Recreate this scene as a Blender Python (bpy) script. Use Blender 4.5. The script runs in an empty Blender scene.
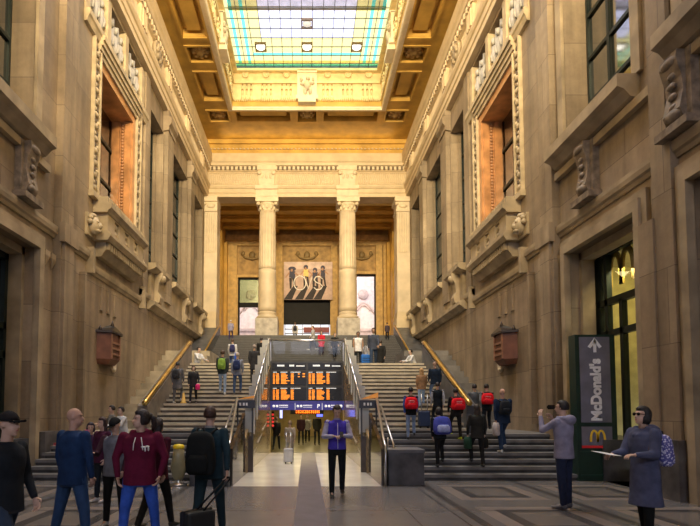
import bpy, bmesh, math, random
from mathutils import Vector, Matrix, Euler
random.seed(7)
S = bpy.context.scene
COL = S.collection
PI = math.pi

# ------------------------------------------------------------------ camera
cam = bpy.data.cameras.new('camera')
camo = bpy.data.objects.new('camera', cam)
COL.objects.link(camo)
camo.location = (0, 0, 1.7)
camo.rotation_euler = (math.radians(93.0), 0, 0)
cam.sensor_width = 36.0
cam.lens = 500.0 / 700.0 * 36.0
cam.shift_x = 43.0 / 700.0
cam.shift_y = 121.8 / 700.0
cam.clip_end = 400
S.camera = camo

# ------------------------------------------------------------------ world
S.view_settings.view_transform = 'Standard'
S.view_settings.look = 'None'
S.view_settings.gamma = 1.0
S.view_settings.use_curve_mapping = False
S.view_settings.exposure = 0.1
w = bpy.data.worlds.new('world')
S.world = w
w.use_nodes = True
bg = w.node_tree.nodes['Background']
bg.inputs[0].default_value = (0.74, 0.78, 1.0, 1)
bg.inputs[1].default_value = 2.4

# ------------------------------------------------------------------ lights
def area(name, loc, target, size, power, color, sy=None, spread=180):
    l = bpy.data.lights.new(name, 'AREA')
    l.energy = power; l.color = color
    l.shape = 'RECTANGLE' if sy else 'SQUARE'
    l.size = size
    if sy: l.size_y = sy
    l.spread = math.radians(spread)
    o = bpy.data.objects.new(name, l)
    COL.objects.link(o)
    o.location = loc
    d = Vector(target) - Vector(loc)
    o.rotation_euler = d.to_track_quat('-Z', 'Y').to_euler()
    return o
WARM = (1.0, 0.72, 0.34); AMBER = (1.0, 0.52, 0.14); SOFT = (1.0, 0.84, 0.62)
# added fill lamp above the skylight glass, brightening the floor and people
area('skylight_fill', (0, 19.5, 27.5), (0, 19.5, 0), 9, 3000, (0.90, 0.90, 1.0), 20, spread=95)
# added fill lamp behind the camera, front-lighting the figures and the sign
area('front_fill', (0, -11, 12), (0, 16, 6), 12, 420, (0.90, 0.88, 1.0), 8)
# warm floodlights on the entrance side washing the colonnade and the ceiling
area('colonnade_flood', (0, -2.0, 18.0), (0, 34.7, 16.0), 9, 2500, (1.0, 0.79, 0.45), 2.0, spread=75)
# uplights along the cornices
for sx in (-1, 1):
    area('ceiling_uplight', (sx*6.6, 21.0, 20.40), (sx*6.0, 21.0, 21.4), 0.5, 115, WARM, 25)
    area('cornice_flood', (sx*6.0, 6.0, 19.4), (-sx*7.2, 22.0, 16.5), 1.5, 600, (1.0, 0.76, 0.40), 1.5, spread=110)
area('ceiling_uplight', (0, 34.1, 20.40), (0, 33.0, 21.4), 12, 40, WARM, 0.4)
# ceiling lamps of the upper portico
for x in (-4.6, 0, 4.6):
    area('portico_lamp', (x, 39.6, 15.6), (x, 41.2, 8.0), 1.4, 75, WARM, 1.4)
# daylight in the street-side hall beyond the doors
area('hall_daylight', (0, 47.0, 17.0), (0, 52.0, 10.0), 14, 1000, (1.0, 0.93, 0.9), 3)
# passage lamps under the stairs
area('passage_lamp', (0, 22.5, 2.45), (0, 22.5, 0), 2.4, 120, (1.0, 0.78, 0.38), 3.5)
area('passage_lamp', (0, 29.0, 2.45), (0, 29.0, 0), 2.4, 150, (1.0, 0.78, 0.38), 5)

# ------------------------------------------------------------------ materials
MATS = {}
def _nodes(name):
    m = bpy.data.materials.new(name); m.use_nodes = True
    nt = m.node_tree
    return m, nt, nt.nodes['Principled BSDF']
def N(nt, typ, **kw):
    n = nt.nodes.new(typ)
    for k, v in kw.items():
        if k == 'inp':
            for a, b in v.items(): n.inputs[a].default_value = b
        else: setattr(n, k, v)
    return n
def L(nt, a, b): nt.links.new(a, b)
def c4(c): return (c[0], c[1], c[2], 1)
def mixc(nt, fac, a, b, typ='MIX'):
    n = nt.nodes.new('ShaderNodeMix'); n.data_type = 'RGBA'; n.blend_type = typ
    for sock, v in ((n.inputs[0], fac), (n.inputs[6], a), (n.inputs[7], b)):
        if isinstance(v, (int, float)): sock.default_value = v
        elif isinstance(v, tuple): sock.default_value = c4(v)
        else: L(nt, v, sock)
    return n.outputs[2]
def mth(nt, op, a, b=None, c=None):
    n = nt.nodes.new('ShaderNodeMath'); n.operation = op
    for i, v in enumerate((a, b, c)):
        if v is None: continue
        if isinstance(v, (int, float)): n.inputs[i].default_value = v
        else: L(nt, v, n.inputs[i])
    return n.outputs[0]
def simple(name, col, rough=0.6, metal=0.0, var=0.12, scale=3.0, emit=None, es=0.0, bump=0.0, spec=0.5, coat=0.0):
    """plain procedural material: colour with a soft mottling"""
    if name in MATS: return MATS[name]
    m, nt, b = _nodes(name)
    b.inputs['Roughness'].default_value = rough
    b.inputs['Metallic'].default_value = metal
    b.inputs['Specular IOR Level'].default_value = spec
    b.inputs['Coat Weight'].default_value = coat
    tc = N(nt, 'ShaderNodeTexCoord')
    nz = N(nt, 'ShaderNodeTexNoise', inp={'Scale': scale, 'Detail': 5.0})
    L(nt, tc.outputs['Object'], nz.inputs['Vector'])
    dark = tuple(max(0, x*(1-var*1.6)) for x in col); lite = tuple(min(1, x*(1+var*1.6)) for x in col)
    r = N(nt, 'ShaderNodeMapRange', inp={1: .3, 2: .7}); L(nt, nz.outputs[0], r.inputs[0])
    L(nt, mixc(nt, r.outputs[0], dark, lite), b.inputs['Base Color'])
    if bump:
        bp = N(nt, 'ShaderNodeBump', inp={'Strength': bump, 'Distance': .02}); L(nt, nz.outputs[0], bp.inputs['Height'])
        L(nt, bp.outputs[0], b.inputs['Normal'])
    if emit:
        b.inputs['Emission Color'].default_value = c4(emit); b.inputs['Emission Strength'].default_value = es
    MATS[name] = m
    return m
def masonry(name, c1, c2, joint, bw, bh, axis='y', rough=0.55, streak=0.5, jw=0.012, var=1.0):
    """ashlar: big blocks with thin dark joints, clouding and vertical weathering"""
    m, nt, b = _nodes(name)
    b.inputs['Roughness'].default_value = rough
    g = N(nt, 'ShaderNodeNewGeometry')
    sp = N(nt, 'ShaderNodeSeparateXYZ'); L(nt, g.outputs['Position'], sp.inputs[0])
    cb = N(nt, 'ShaderNodeCombineXYZ')
    L(nt, mth(nt, 'ADD', sp.outputs['X'], mth(nt, 'ADD', sp.outputs['Y'], .37)), cb.inputs[0]); L(nt, sp.outputs['Z'], cb.inputs[1])
    br = N(nt, 'ShaderNodeTexBrick', inp={'Scale': 1.0, 'Mortar Size': jw, 'Mortar Smooth': 0.1, 'Bias': 0.0, 'Brick Width': bw, 'Row Height': bh,
                                         'Color1': (0, 0, 0, 1), 'Color2': (1, 1, 1, 1), 'Mortar': (.5, .5, .5, 1)})
    L(nt, cb.outputs[0], br.inputs['Vector'])
    n1 = N(nt, 'ShaderNodeTexNoise', inp={'Scale': .45, 'Detail': 6.0, 'Roughness': .6}); L(nt, g.outputs['Position'], n1.inputs['Vector'])
    n2 = N(nt, 'ShaderNodeTexNoise', inp={'Scale': 4.0, 'Detail': 8.0, 'Roughness': .7}); L(nt, g.outputs['Position'], n2.inputs['Vector'])
    mp = N(nt, 'ShaderNodeMapping'); mp.inputs['Scale'].default_value = (2.2, 2.2, .18)
    L(nt, g.outputs['Position'], mp.inputs['Vector'])
    n3 = N(nt, 'ShaderNodeTexNoise', inp={'Scale': 1.0, 'Detail': 5.0}); L(nt, mp.outputs[0], n3.inputs['Vector'])
    r1 = N(nt, 'ShaderNodeMapRange', inp={1: .32, 2: .68}); L(nt, n1.outputs[0], r1.inputs[0])
    base = mixc(nt, r1.outputs[0], c1, c2)
    tone = mixc(nt, .22*var, base, br.outputs['Color'], 'SOFT_LIGHT')
    r2 = N(nt, 'ShaderNodeMapRange', inp={1: .3, 2: .75, 3: .78, 4: 1.12}); L(nt, n2.outputs[0], r2.inputs[0])
    t2 = mixc(nt, var*.8, tone, r2.outputs[0], 'MULTIPLY')
    r3 = N(nt, 'ShaderNodeMapRange', inp={1: .35, 2: .62, 3: .55, 4: 1.0}); L(nt, n3.outputs[0], r3.inputs[0])
    t3 = mixc(nt, streak, t2, r3.outputs[0], 'MULTIPLY')
    L(nt, mixc(nt, mth(nt, 'MULTIPLY', br.outputs['Fac'], .75), t3, joint), b.inputs['Base Color'])
    bp = N(nt, 'ShaderNodeBump', inp={'Strength': .25, 'Distance': .03})
    hh = mth(nt, 'SUBTRACT', mth(nt, 'MULTIPLY', n2.outputs[0], .3), br.outputs['Fac'])
    L(nt, hh, bp.inputs['Height']); L(nt, bp.outputs[0], b.inputs['Normal'])
    MATS[name] = m
    return m
WALL = masonry('travertine_wall', (.235, .172, .108), (.40, .305, .195), (.10, .07, .045), 3.1, 1.5, 'y', streak=.8, jw=.009)
WALLB = masonry('travertine_back_wall', (.42, .30, .17), (.52, .39, .23), (.2, .13, .07), 1.9, 1.12, 'x', streak=.35)
CREAM = simple('cream_limestone', (.60, .47, .29), .6, var=.07, scale=1.6, bump=.15)
AED = simple('honey_limestone', (.43, .34, .21), .6, var=.16, scale=2.5, bump=.2)
CREAM2 = simple('pale_limestone', (.68, .56, .38), .6, var=.06, scale=3.0, bump=.2)
TRIM = simple('brown_limestone', (.34, .265, .165), .6, var=.2, scale=1.6, bump=.3)
OCHRE = simple('gilded_ochre_plaster', (.55, .33, .065), .55, var=.14, scale=1.2)
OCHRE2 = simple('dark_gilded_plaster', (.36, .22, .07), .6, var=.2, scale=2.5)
ORANGE = simple('orange_marble', (.42, .20, .08), .3, var=.25, scale=2.0)
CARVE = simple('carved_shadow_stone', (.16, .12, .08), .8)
GREYST = simple('grey_relief_stone', (.38, .36, .33), .5, var=.15)
DARKST = simple('dark_grey_marble', (.075, .075, .082), .35, var=.35, scale=2.5)
SHADESTEP = simple('shaded_stone_riser', (.055, .052, .052), .5, var=.3)
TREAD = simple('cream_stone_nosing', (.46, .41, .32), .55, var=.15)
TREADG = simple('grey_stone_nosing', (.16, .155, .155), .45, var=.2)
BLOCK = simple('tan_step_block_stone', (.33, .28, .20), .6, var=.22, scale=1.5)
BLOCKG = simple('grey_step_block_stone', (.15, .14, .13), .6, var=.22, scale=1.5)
IRON = simple('dark_green_iron', (.012, .022, .02), .4, .3)
BLACK = simple('black_paint', (.008, .008, .009), .6, spec=.2)
BRASS = simple('brass_handrail', (.72, .50, .16), .28, 1.0, var=.08)
STEEL = simple('brushed_steel', (.55, .55, .57), .3, 1.0, var=.06)
WOODB = simple('reddish_bronze', (.17, .065, .035), .45, .2, var=.2)
WHITE = simple('white_paint', (.82, .82, .84), .5, var=.03)
def glass(name, col, mixf=.15, rough=.05):
    m, nt, b = _nodes(name)
    tr = N(nt, 'ShaderNodeBsdfTransparent'); tr.inputs[0].default_value = c4(col)
    gl = N(nt, 'ShaderNodeBsdfGlossy'); gl.inputs['Roughness'].default_value = rough
    gl.inputs[0].default_value = (1, 1, 1, 1)
    mx = N(nt, 'ShaderNodeMixShader'); mx.inputs[0].default_value = mixf
    L(nt, tr.outputs[0], mx.inputs[1]); L(nt, gl.outputs[0], mx.inputs[2])
    L(nt, mx.outputs[0], nt.nodes['Material Output'].inputs['Surface'])
    MATS[name] = m
    return m
GL_LAV = glass('lavender_pane', (.90, .88, .90), .04, .3)
GL_GOLD = glass('golden_pane', (.93, .86, .52), .04, .3)
GL_TURQ = glass('turquoise_pane', (.42, .84, .70), .04, .3)
GL_DARK = glass('dark_window_pane', (.10, .12, .11), .35, .06)
GL_CLEAR = glass('clear_glass', (.90, .92, .93), .015, .03)
GL_PALE = glass('frosted_glass', (.66, .72, .72), .22, .4)
def skin(c): return simple('skin_%02d%02d%02d' % tuple(int(x*99) for x in c), c, .55, var=.05)
def cloth(c, rough=.85): return simple('cloth_%02d%02d%02d' % tuple(int(x*99) for x in c), c, rough, var=.14, scale=9, bump=.3, spec=.2)

# ------------------------------------------------------------------ mesh builder
class MB:
    def __init__(s): s.v = []; s.f = []; s.sm = []
    def add(s, vs, fs, smooth=False):
        o = len(s.v); s.v += [tuple(p) for p in vs]
        for f in fs: s.f.append([i+o for i in f]); s.sm.append(smooth)
        return s
    def box(s, x0, x1, y0, y1, z0, z1):
        return s.hexa([(x0, y0, z0), (x1, y0, z0), (x1, y1, z0), (x0, y1, z0), (x0, y0, z1), (x1, y0, z1), (x1, y1, z1), (x0, y1, z1)])
    def hexa(s, p):
        return s.add(p, [(0, 3, 2, 1), (4, 5, 6, 7), (0, 1, 5, 4), (1, 2, 6, 5), (2, 3, 7, 6), (3, 0, 4, 7)])
    def fbox(s, F, u0, u1, d0, d1, z0, z1):
        return s.hexa([F(u0, d0, z0), F(u1, d0, z0), F(u1, d1, z0), F(u0, d1, z0), F(u0, d0, z1), F(u1, d0, z1), F(u1, d1, z1), F(u0, d1, z1)])
    def sweep(s, A, B, caps=True):
        n = len(A); fs = [(i, (i+1) % n, n+(i+1) % n, n+i) for i in range(n)]
        if caps: fs += [tuple(range(n)), tuple(range(2*n-1, n-1, -1))]
        return s.add(list(A)+list(B), fs)
    def fsweep(s, F, u0, u1, prof):
        return s.sweep([F(u0, d, z) for d, z in prof], [F(u1, d, z) for d, z in prof])
    def rings(s, rs, caps=True, smooth=True, closed=True):
        n = len(rs[0]); vs = [p for r in rs for p in r]; fs = []
        for k in range(len(rs)-1):
            for i in range(n if closed else n-1):
                j = (i+1) % n
                fs.append((k*n+i, k*n+j, (k+1)*n+j, (k+1)*n+i))
        if caps: fs += [tuple(range(n-1, -1, -1)), tuple(range((len(rs)-1)*n, len(rs)*n))]
        return s.add(vs, fs, smooth)
    def tube(s, pts, rad, n=8, smooth=True):
        pts = [Vector(p) for p in pts]; rs = []
        if not hasattr(rad, '__len__'): rad = [rad]*len(pts)
        up = None
        for i, p in enumerate(pts):
            t = (pts[min(i+1, len(pts)-1)]-pts[max(i-1, 0)]).normalized()
            if up is None: up = Vector((0, 0, 1)) if abs(t.z) < .9 else Vector((1, 0, 0))
            a = t.cross(up).normalized(); b2 = a.cross(t).normalized(); up = b2
            rs.append([p+(a*math.cos(2*PI*k/n)+b2*math.sin(2*PI*k/n))*rad[i] for k in range(n)])
        return s.rings(rs, smooth=smooth)
    def lathe(s, c, prof, n=20, smooth=True, mod=None, ax='z'):
        rs = []
        for r, z in prof:
            ring = []
            for k in range(n):
                a = 2*PI*k/n; rr = r*(mod(a, z) if mod else 1)
                if ax == 'z': ring.append((c[0]+rr*math.cos(a), c[1]+rr*math.sin(a), c[2]+z))
                elif ax == 'y': ring.append((c[0]+rr*math.cos(a), c[1]+z, c[2]+rr*math.sin(a)))
                else: ring.append((c[0]+z, c[1]+rr*math.cos(a), c[2]+rr*math.sin(a)))
            rs.append(ring)
        return s.rings(rs, smooth=smooth)
    def ell(s, c, r, n=12, m=8, R=None, smooth=True):
        c = Vector(c); vs = []; fs = []
        for j in range(1, m):
            t = PI*j/m
            for i in range(n):
                a = 2*PI*i/n
                p = Vector((r[0]*math.sin(t)*math.cos(a), r[1]*math.sin(t)*math.sin(a), r[2]*math.cos(t)))
                if R: p = R @ p
                vs.append(c+p)
        top = Vector((0, 0, r[2])); bot = Vector((0, 0, -r[2]))
        if R: top = R @ top; bot = R @ bot
        vs += [c+top, c+bot]; T = len(vs)-2; B = T+1
        for j in range(m-2):
            for i in range(n):
                k = (i+1) % n; fs.append((j*n+i, (j+1)*n+i, (j+1)*n+k, j*n+k))
        for i in range(n):
            k = (i+1) % n; fs.append((T, i, k)); fs.append((B, (m-2)*n+k, (m-2)*n+i))
        return s.add(vs, fs, smooth)
    def cap(s, p0, p1, r0, r1, n=10):
        p0 = Vector(p0); p1 = Vector(p1)
        s.ell(p0, (r0, r0, r0), n, 6); s.ell(p1, (r1, r1, r1), n, 6)
        if (p1-p0).length > 1e-4: s.tube([p0, p1], [r0, r1], n)
        return s
    def tiles(s, F, u0, u1, v0, v1, holes, fn):
        """rectangle minus holes, cut into a grid of solid tiles; fn(u0,u1,v0,v1) adds one"""
        us = sorted({u0, u1, *[h[0] for h in holes], *[h[1] for h in holes]}); vs = sorted({v0, v1, *[h[2] for h in holes], *[h[3] for h in holes]})
        us = [u for u in us if u0 <= u <= u1]; vs = [v for v in vs if v0 <= v <= v1]
        for i in range(len(us)-1):
            run = None
            for j in range(len(vs)-1):
                cu = (us[i]+us[i+1])/2; cv = (vs[j]+vs[j+1])/2
                inside = any(h[0] < cu < h[1] and h[2] < cv < h[3] for h in holes)
                if not inside:
                    run = [vs[j], vs[j+1]] if run is None else [run[0], vs[j+1]]
                if inside or j == len(vs)-2:
                    if run: fn(us[i], us[i+1], run[0], run[1])
                    run = None
        return s
    def build(s, name, mat, parent=None, bevel=0, world=True):
        me = bpy.data.meshes.new(name)
        vs = s.v
        if parent is not None and world:
            inv = root_mat(parent).inverted()
            vs = [tuple(inv @ Vector(p)) for p in vs]
        me.from_pydata(vs, [], s.f)
        for p, q in zip(me.polygons, s.sm): p.use_smooth = q
        bm = bmesh.new(); bm.from_mesh(me)
        bmesh.ops.recalc_face_normals(bm, faces=bm.faces)
        bm.to_mesh(me); bm.free()
        me.materials.append(mat)
        o = bpy.data.objects.new(name, me); COL.objects.link(o)
        if parent is not None: o.parent = parent
        if bevel:
            bv = o.modifiers.new('bevel', 'BEVEL'); bv.width = bevel; bv.segments = 2; bv.limit_method = 'ANGLE'
        return o
def root_mat(o):
    m = Matrix.LocRotScale(o.location, o.rotation_euler, o.scale)
    return root_mat(o.parent) @ m if o.parent else m
def thing(name, label, cat, loc=(0, 0, 0), rotz=0, group=None):
    o = bpy.data.objects.new(name, None); COL.objects.link(o)
    o.location = loc; o.rotation_euler = (0, 0, rotz); o.empty_display_size = .2
    o['label'] = label; o['category'] = cat
    if group: o['group'] = group
    return o
def tag(o, label, cat, group=None):
    o['label'] = label; o['category'] = cat
    if group: o['group'] = group
    return o
def struct(o, label=None):
    o['kind'] = 'structure'
    if label: o['label'] = label
    return o
def dup(root, loc=None, rotz=None, label=None):
    def cp(o, par):
        c = o.copy(); COL.objects.link(c); c.parent = par
        for ch in [q for q in COL.objects if q.parent == o]: cp(ch, c)
        return c
    r = cp(root, None)
    if loc: r.location = loc
    if rotz is not None: r.rotation_euler = (0, 0, rotz)
    if label: r['label'] = label
    return r
def text_mesh(name, body, size, mat, parent, M, depth=.01, bold=0.0, sx=1.0, align='CENTER'):
    cu = bpy.data.curves.new(name, 'FONT'); cu.body = body; cu.size = size; cu.extrude = depth; cu.offset = bold
    cu.align_x = align; cu.align_y = 'CENTER'
    t = bpy.data.objects.new(name, cu); COL.objects.link(t)
    dg = bpy.context.evaluated_depsgraph_get()
    me = bpy.data.meshes.new_from_object(t.evaluated_get(dg))
    bpy.data.objects.remove(t); bpy.data.curves.remove(cu)
    me.name = name
    inv = root_mat(parent).inverted() if parent is not None else Matrix()
    me.transform(inv @ M @ Matrix.Diagonal((sx, 1, 1, 1)))
    me.materials.clear(); me.materials.append(mat)
    o = bpy.data.objects.new(name, me); COL.objects.link(o); o.parent = parent
    return o
def FS(sd): return lambda u, d, z: (sd*(7.2-d), u, z)
FB = lambda u, d, z: (u, 34.7-d, z)
# ================================================================== SETTING
YF = 34.7          # plane of the colonnade
# ---- floor: polished slabs with inlaid stone bands
def floor_material():
    m, nt, b = _nodes('inlaid_marble_floor')
    g = N(nt, 'ShaderNodeNewGeometry'); sp = N(nt, 'ShaderNodeSeparateXYZ'); L(nt, g.outputs['Position'], sp.inputs[0])
    X = mth(nt, 'ABSOLUTE', sp.outputs['X']); Y = sp.outputs['Y']
    def band(v, a, c):
        return mth(nt, 'MULTIPLY', mth(nt, 'GREATER_THAN', v, a), mth(nt, 'LESS_THAN', v, c))
    def mx(*a):
        r = a[0]
        for q in a[1:]: r = mth(nt, 'MAXIMUM', r, q)
        return r
    def mul(a, b2): return mth(nt, 'MULTIPLY', a, b2)
    n1 = N(nt, 'ShaderNodeTexNoise', inp={'Scale': 1.3, 'Detail': 7.0, 'Roughness': .65}); L(nt, g.outputs['Position'], n1.inputs['Vector'])
    r1 = N(nt, 'ShaderNodeMapRange', inp={1: .3, 2: .7}); L(nt, n1.outputs[0], r1.inputs[0])
    grey = mixc(nt, r1.outputs[0], (.125, .115, .116), (.15, .14, .138))
    tan = mixc(nt, r1.outputs[0], (.19, .163, .148), (.245, .205, .185))
    side = mth(nt, 'GREATER_THAN', X, 2.45)
    # a repeating framed panel every 2.6 m, on both sides of the plain centre aisle
    yy = mth(nt, 'FRACT', mth(nt, 'DIVIDE', mth(nt, 'ADD', Y, 1.0), 2.6)); xx = mth(nt, 'FRACT', mth(nt, 'DIVIDE', mth(nt, 'SUBTRACT', X, 2.6), 2.3))
    lightp = mul(side, mul(band(xx, .16, .9), band(yy, .10, .84)))
    inner = mul(side, mul(band(xx, .36, .70), band(yy, .28, .66)))
    darkf = mul(side, mx(band(xx, .0, .07), mul(band(xx, .27, .36), band(yy, .2, .74)), mul(band(xx, .70, .79), band(yy, .2, .74)), mul(band(yy, .2, .28), band(xx, .27, .79)), mul(band(yy, .66, .74), band(xx, .27, .79))))
    col = mixc(nt, lightp, grey, tan)
    col = mixc(nt, inner, col, (.15, .132, .122))
    col = mixc(nt, darkf, col, (.06, .056, .058))
    # seams of the big centre slabs
    seam = mx(band(Y, 8.62, 8.66), band(Y, 11.36, 11.40), band(Y, 5.9, 5.93), mul(band(X, 1.70, 1.72), band(Y, -20, 11.4)), mul(band(X, 2.42, 2.46), band(Y, -20, 12)))
    col = mixc(nt, mth(nt, 'MULTIPLY', seam, .8), col, (.04, .04, .045))
    L(nt, col, b.inputs['Base Color'])
    r2 = N(nt, 'ShaderNodeMapRange', inp={1: .3, 2: .7, 3: .16, 4: .32}); L(nt, n1.outputs[0], r2.inputs[0])
    b.inputs['Roughness'].default_value = .27
    return m
FLOOR = floor_material()
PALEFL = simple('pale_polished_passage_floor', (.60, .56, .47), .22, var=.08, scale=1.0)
TACT = simple('ribbed_rubber_strip', (.10, .09, .115), .5, var=.1)
f = MB()
f.box(-9, 9, -14, 11.4, -.3, 0); f.box(-9, -1.78, 11.4, 21.2, -.3, 0); f.box(1.78, 9, 11.4, 21.2, -.3, 0); f.box(-9, -3.4, 21.2, 40, -.3, 0); f.box(3.4, 9, 21.2, 40, -.3, 0)
floor = struct(f.build('floor', FLOOR))
f = MB(); f.box(-1.78, 1.78, 11.4, 21.2, -.3, 0); f.box(-3.4, 3.4, 21.2, 34, -.3, 0)
pf = f.build('passage_floor', PALEFL, floor)
f = MB(); f.box(-.2, .32, 1.5, 20.6, 0, .006)
for k in range(7): f.box(-.16+k*.068, -.135+k*.068, 1.5, 20.6, .006, .011)
f.build('ribbed_guide_strip', TACT, floor)
f = MB(); f.box(-9, 9, 34.4, 60, 6.6, 6.9)
f.build('upper_floor', simple('upper_floor_marble', (.3, .26, .22), .3), floor)
f = MB()
f.box(-9, -7.2, 12.2, 34.4, 0, 1.0); f.box(7.2, 9, 12.2, 34.4, 0, 1.0)
f.build('floor_fill', DARKST, floor)

# ---- ceiling with coffers round the skylight
CZ = 20.9
holes = [(-4.7, 4.7, 9.0, 30.6)]
cof = []
for sx in (-1, 1):
    for (a, c) in ((9.4, 13.6), (16.2, 20.2), (20.7, 24.7), (27.4, 29.9)): cof.append((sx, a, c))
ros = []
for sx in (-1, 1):
    for y in (14.9, 25.95): ros.append((sx*5.75, y))
    ros.append((sx*5.75, 31.6))
ros.append((0, 31.6))
def hs(sx, a, c): return (min(sx*5.15, sx*6.35), max(sx*5.15, sx*6.35), a, c)
holes += [hs(*q) for q in cof] + [(x-.6, x+.6, y-.55, y+.55) for x, y in ros]
holes += [(-4.6, -1.1, 31.1, 32.1), (1.1, 4.6, 31.1, 32.1)]
f = MB()
f.tiles(None, -7.3, 7.3, -14, 34.8, holes, lambda a, b2, c, d: f.box(a, b2, c, d, CZ, CZ+.45))
f.box(-7.4, -4.95, -14, 34.8, CZ+.45, CZ+.7); f.box(4.95, 7.4, -14, 34.8, CZ+.45, CZ+.7); f.box(-5, 5, 30.85, 34.8, CZ+.45, CZ+.7); f.box(-5, 5, -14, 8.8, CZ+.45, CZ+.7)
ceiling = struct(f.build('ceiling', OCHRE))
f = MB()          # raised beads framing every coffer
for h in holes[1:]:
    a, b2, c, d = h
    for q in ((a-.14, b2+.14, c-.14, c-.02), (a-.14, b2+.14, d+.02, d+.14), (a-.14, a-.02, c-.02, d+.02), (b2+.02, b2+.14, c-.02, d+.02)):
        f.box(q[0], q[1], q[2], q[3], CZ-.07, CZ)
for h in holes[1:]:   # inner raised panel of the long coffers
    if h[3]-h[2] > 2 or h[1]-h[0] > 2: f.box(h[0]+.25, h[1]-.25, h[2]+.25, h[3]-.25, CZ+.14, CZ+.45)
f.build('coffer_moulding', OCHRE, ceiling)
def rosette_bm(cx, cy):
    f = MB()
    f.lathe((cx, cy, CZ+.1), [(.46, .3), (.50, .1), (.40, .0), (.30, .06), (.22, -.08), (.12, -.12), (.02, -.13)], 32, mod=lambda a, z: 1+.16*math.cos(8*a))
    for k in range(8):
        a = k*PI/4; f.ell((cx+.36*math.cos(a), cy+.36*math.sin(a), CZ+.1), (.13, .13, .09), 8, 6)
    return f
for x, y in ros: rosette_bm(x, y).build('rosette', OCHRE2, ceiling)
# cream edge moulding of the skylight well
f = MB()
def frame(f, x0, x1, y0, y1, w2, z0, z1):
    f.box(x0-w2, x1+w2, y0-w2, y0, z0, z1); f.box(x0-w2, x1+w2, y1, y1+w2, z0, z1); f.box(x0-w2, x0, y0, y1, z0, z1); f.box(x1, x1+w2, y0, y1, z0, z1)
frame(f, -4.7, 4.7, 9.0, 30.6, .32, CZ-.12, CZ+.02); frame(f, -4.72, 4.72, 8.98, 30.62, .12, CZ-.22, CZ-.12)
f.build('skylight_well_edge', CREAM2, ceiling)
# well walls
WELL = simple('golden_cream_plaster', (.70, .55, .28), .55, var=.1)
f = MB()
frame(f, -4.7, 4.7, 9.0, 30.6, .25, CZ+.4, 23.9)
f.build('skylight_well', WELL, ceiling)
f = MB()
frame(f, -4.58, 4.58, 9.12, 30.48, .12, 22.35, 22.5); frame(f, -4.4, 4.4, 9.3, 30.3, .3, 23.05, 23.2)
for k in range(70):
    x = -4.6+9.2*(k+.5)/70; f.ell((x, 30.55, CZ+.35), (.05, .07, .05), 6, 4)
for sx in (-1, 1):
    for k in range(110):
        y = 14.0+16.5*(k+.5)/110; f.ell((sx*4.65, y, CZ+.35), (.07, .055, .05), 6, 4)
f.build('well_cornice', WELL, ceiling)
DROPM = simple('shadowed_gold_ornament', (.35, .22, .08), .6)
f = MB(); g2 = MB()
def drops(P):     # three hanging drops: P(u, h) -> point on the well wall
    for j in (-1, 0, 1):
        f.tube([P(j*.27, 22.2), P(j*.27, 21.55)], .05, 6); f.ell(P(j*.27, 21.4), (.1, .1, .17), 8, 6)
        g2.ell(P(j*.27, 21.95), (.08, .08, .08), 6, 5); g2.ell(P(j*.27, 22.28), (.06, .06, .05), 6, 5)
for x in (-3.8, -2.55, -1.3, 1.3, 2.55, 3.8): drops(lambda u, h, x=x: (x+u, 30.55, h))
for sx in (-1, 1):
    for k in range(11): drops(lambda u, h, sx=sx, k=k: (sx*4.65, 29.5-k*1.4+u, h))
for x in (-3.9, -2.6, -1.3, 1.3, 2.6, 3.9):
    f.lathe((x, 30.56, 22.95), [(.22, 0), (.22, -.05), (.13, -.06), (.12, -.02), (.05, -.09), (.01, -.1)], 14, ax='y')
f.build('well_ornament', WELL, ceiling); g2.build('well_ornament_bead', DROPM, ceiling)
# figure relief blocks at the middle of the well's end and on its long sides
def cartouche(cx, cy, dx, dy):
    t = thing('skylight_cartouche', '', 'relief', (cx, cy, CZ+.1))
    nx, ny = dy, -dx
    f = MB()
    def P(u, d, z): return (cx+dx*u+nx*d, cy+dy*u+ny*d, z)
    def bx(u0, u1, d0, d1, z0, z1): f.fbox(lambda u, d, z: P(u, d, z), u0, u1, d0, d1, z0, z1)
    bx(-.62, .62, 0, .22, CZ+.55, 23.0); bx(-.7, .7, 0, .34, CZ+.30, CZ+.55); bx(-.55, .55, 0, .42, CZ+.05, CZ+.3); bx(-.62, .62, 0, .3, 22.95, 23.1)
    f.build('block', CREAM2, t)
    f = MB()
    for (u, z, a, b2, c) in ((0, 22.1, .22, .16, .34), (.05, 22.55, .13, .13, .16), (-.25, 22.2, .2, .1, .12), (.28, 22.25, .2, .1, .1), (-.12, 21.75, .12, .1, .28), (.2, 21.75, .1, .1, .26), (-.36, 22.5, .1, .08, .16), (.38, 22.5, .08, .07, .18)):
        f.ell(P(u, .26, z), (a if dx else b2, b2 if dx else a, c), 9, 7)
    f.build('carved_figure', simple('shaded_limestone', (.46, .38, .26), .6), t)
    return t
t = cartouche(0, 30.6, 1, 0); t['label'] = 'cream carved cartouche block with a figure at the end of the skylight well'; t['category'] = 'relief'
for sd, nm in ((-1, 'left'), (1, 'right')):
    t = cartouche(sd*4.7, 26.2, 0, -1 if sd > 0 else 1)
    t['label'] = 'cream carved cartouche block on the %s long side of the skylight well' % nm

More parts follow.
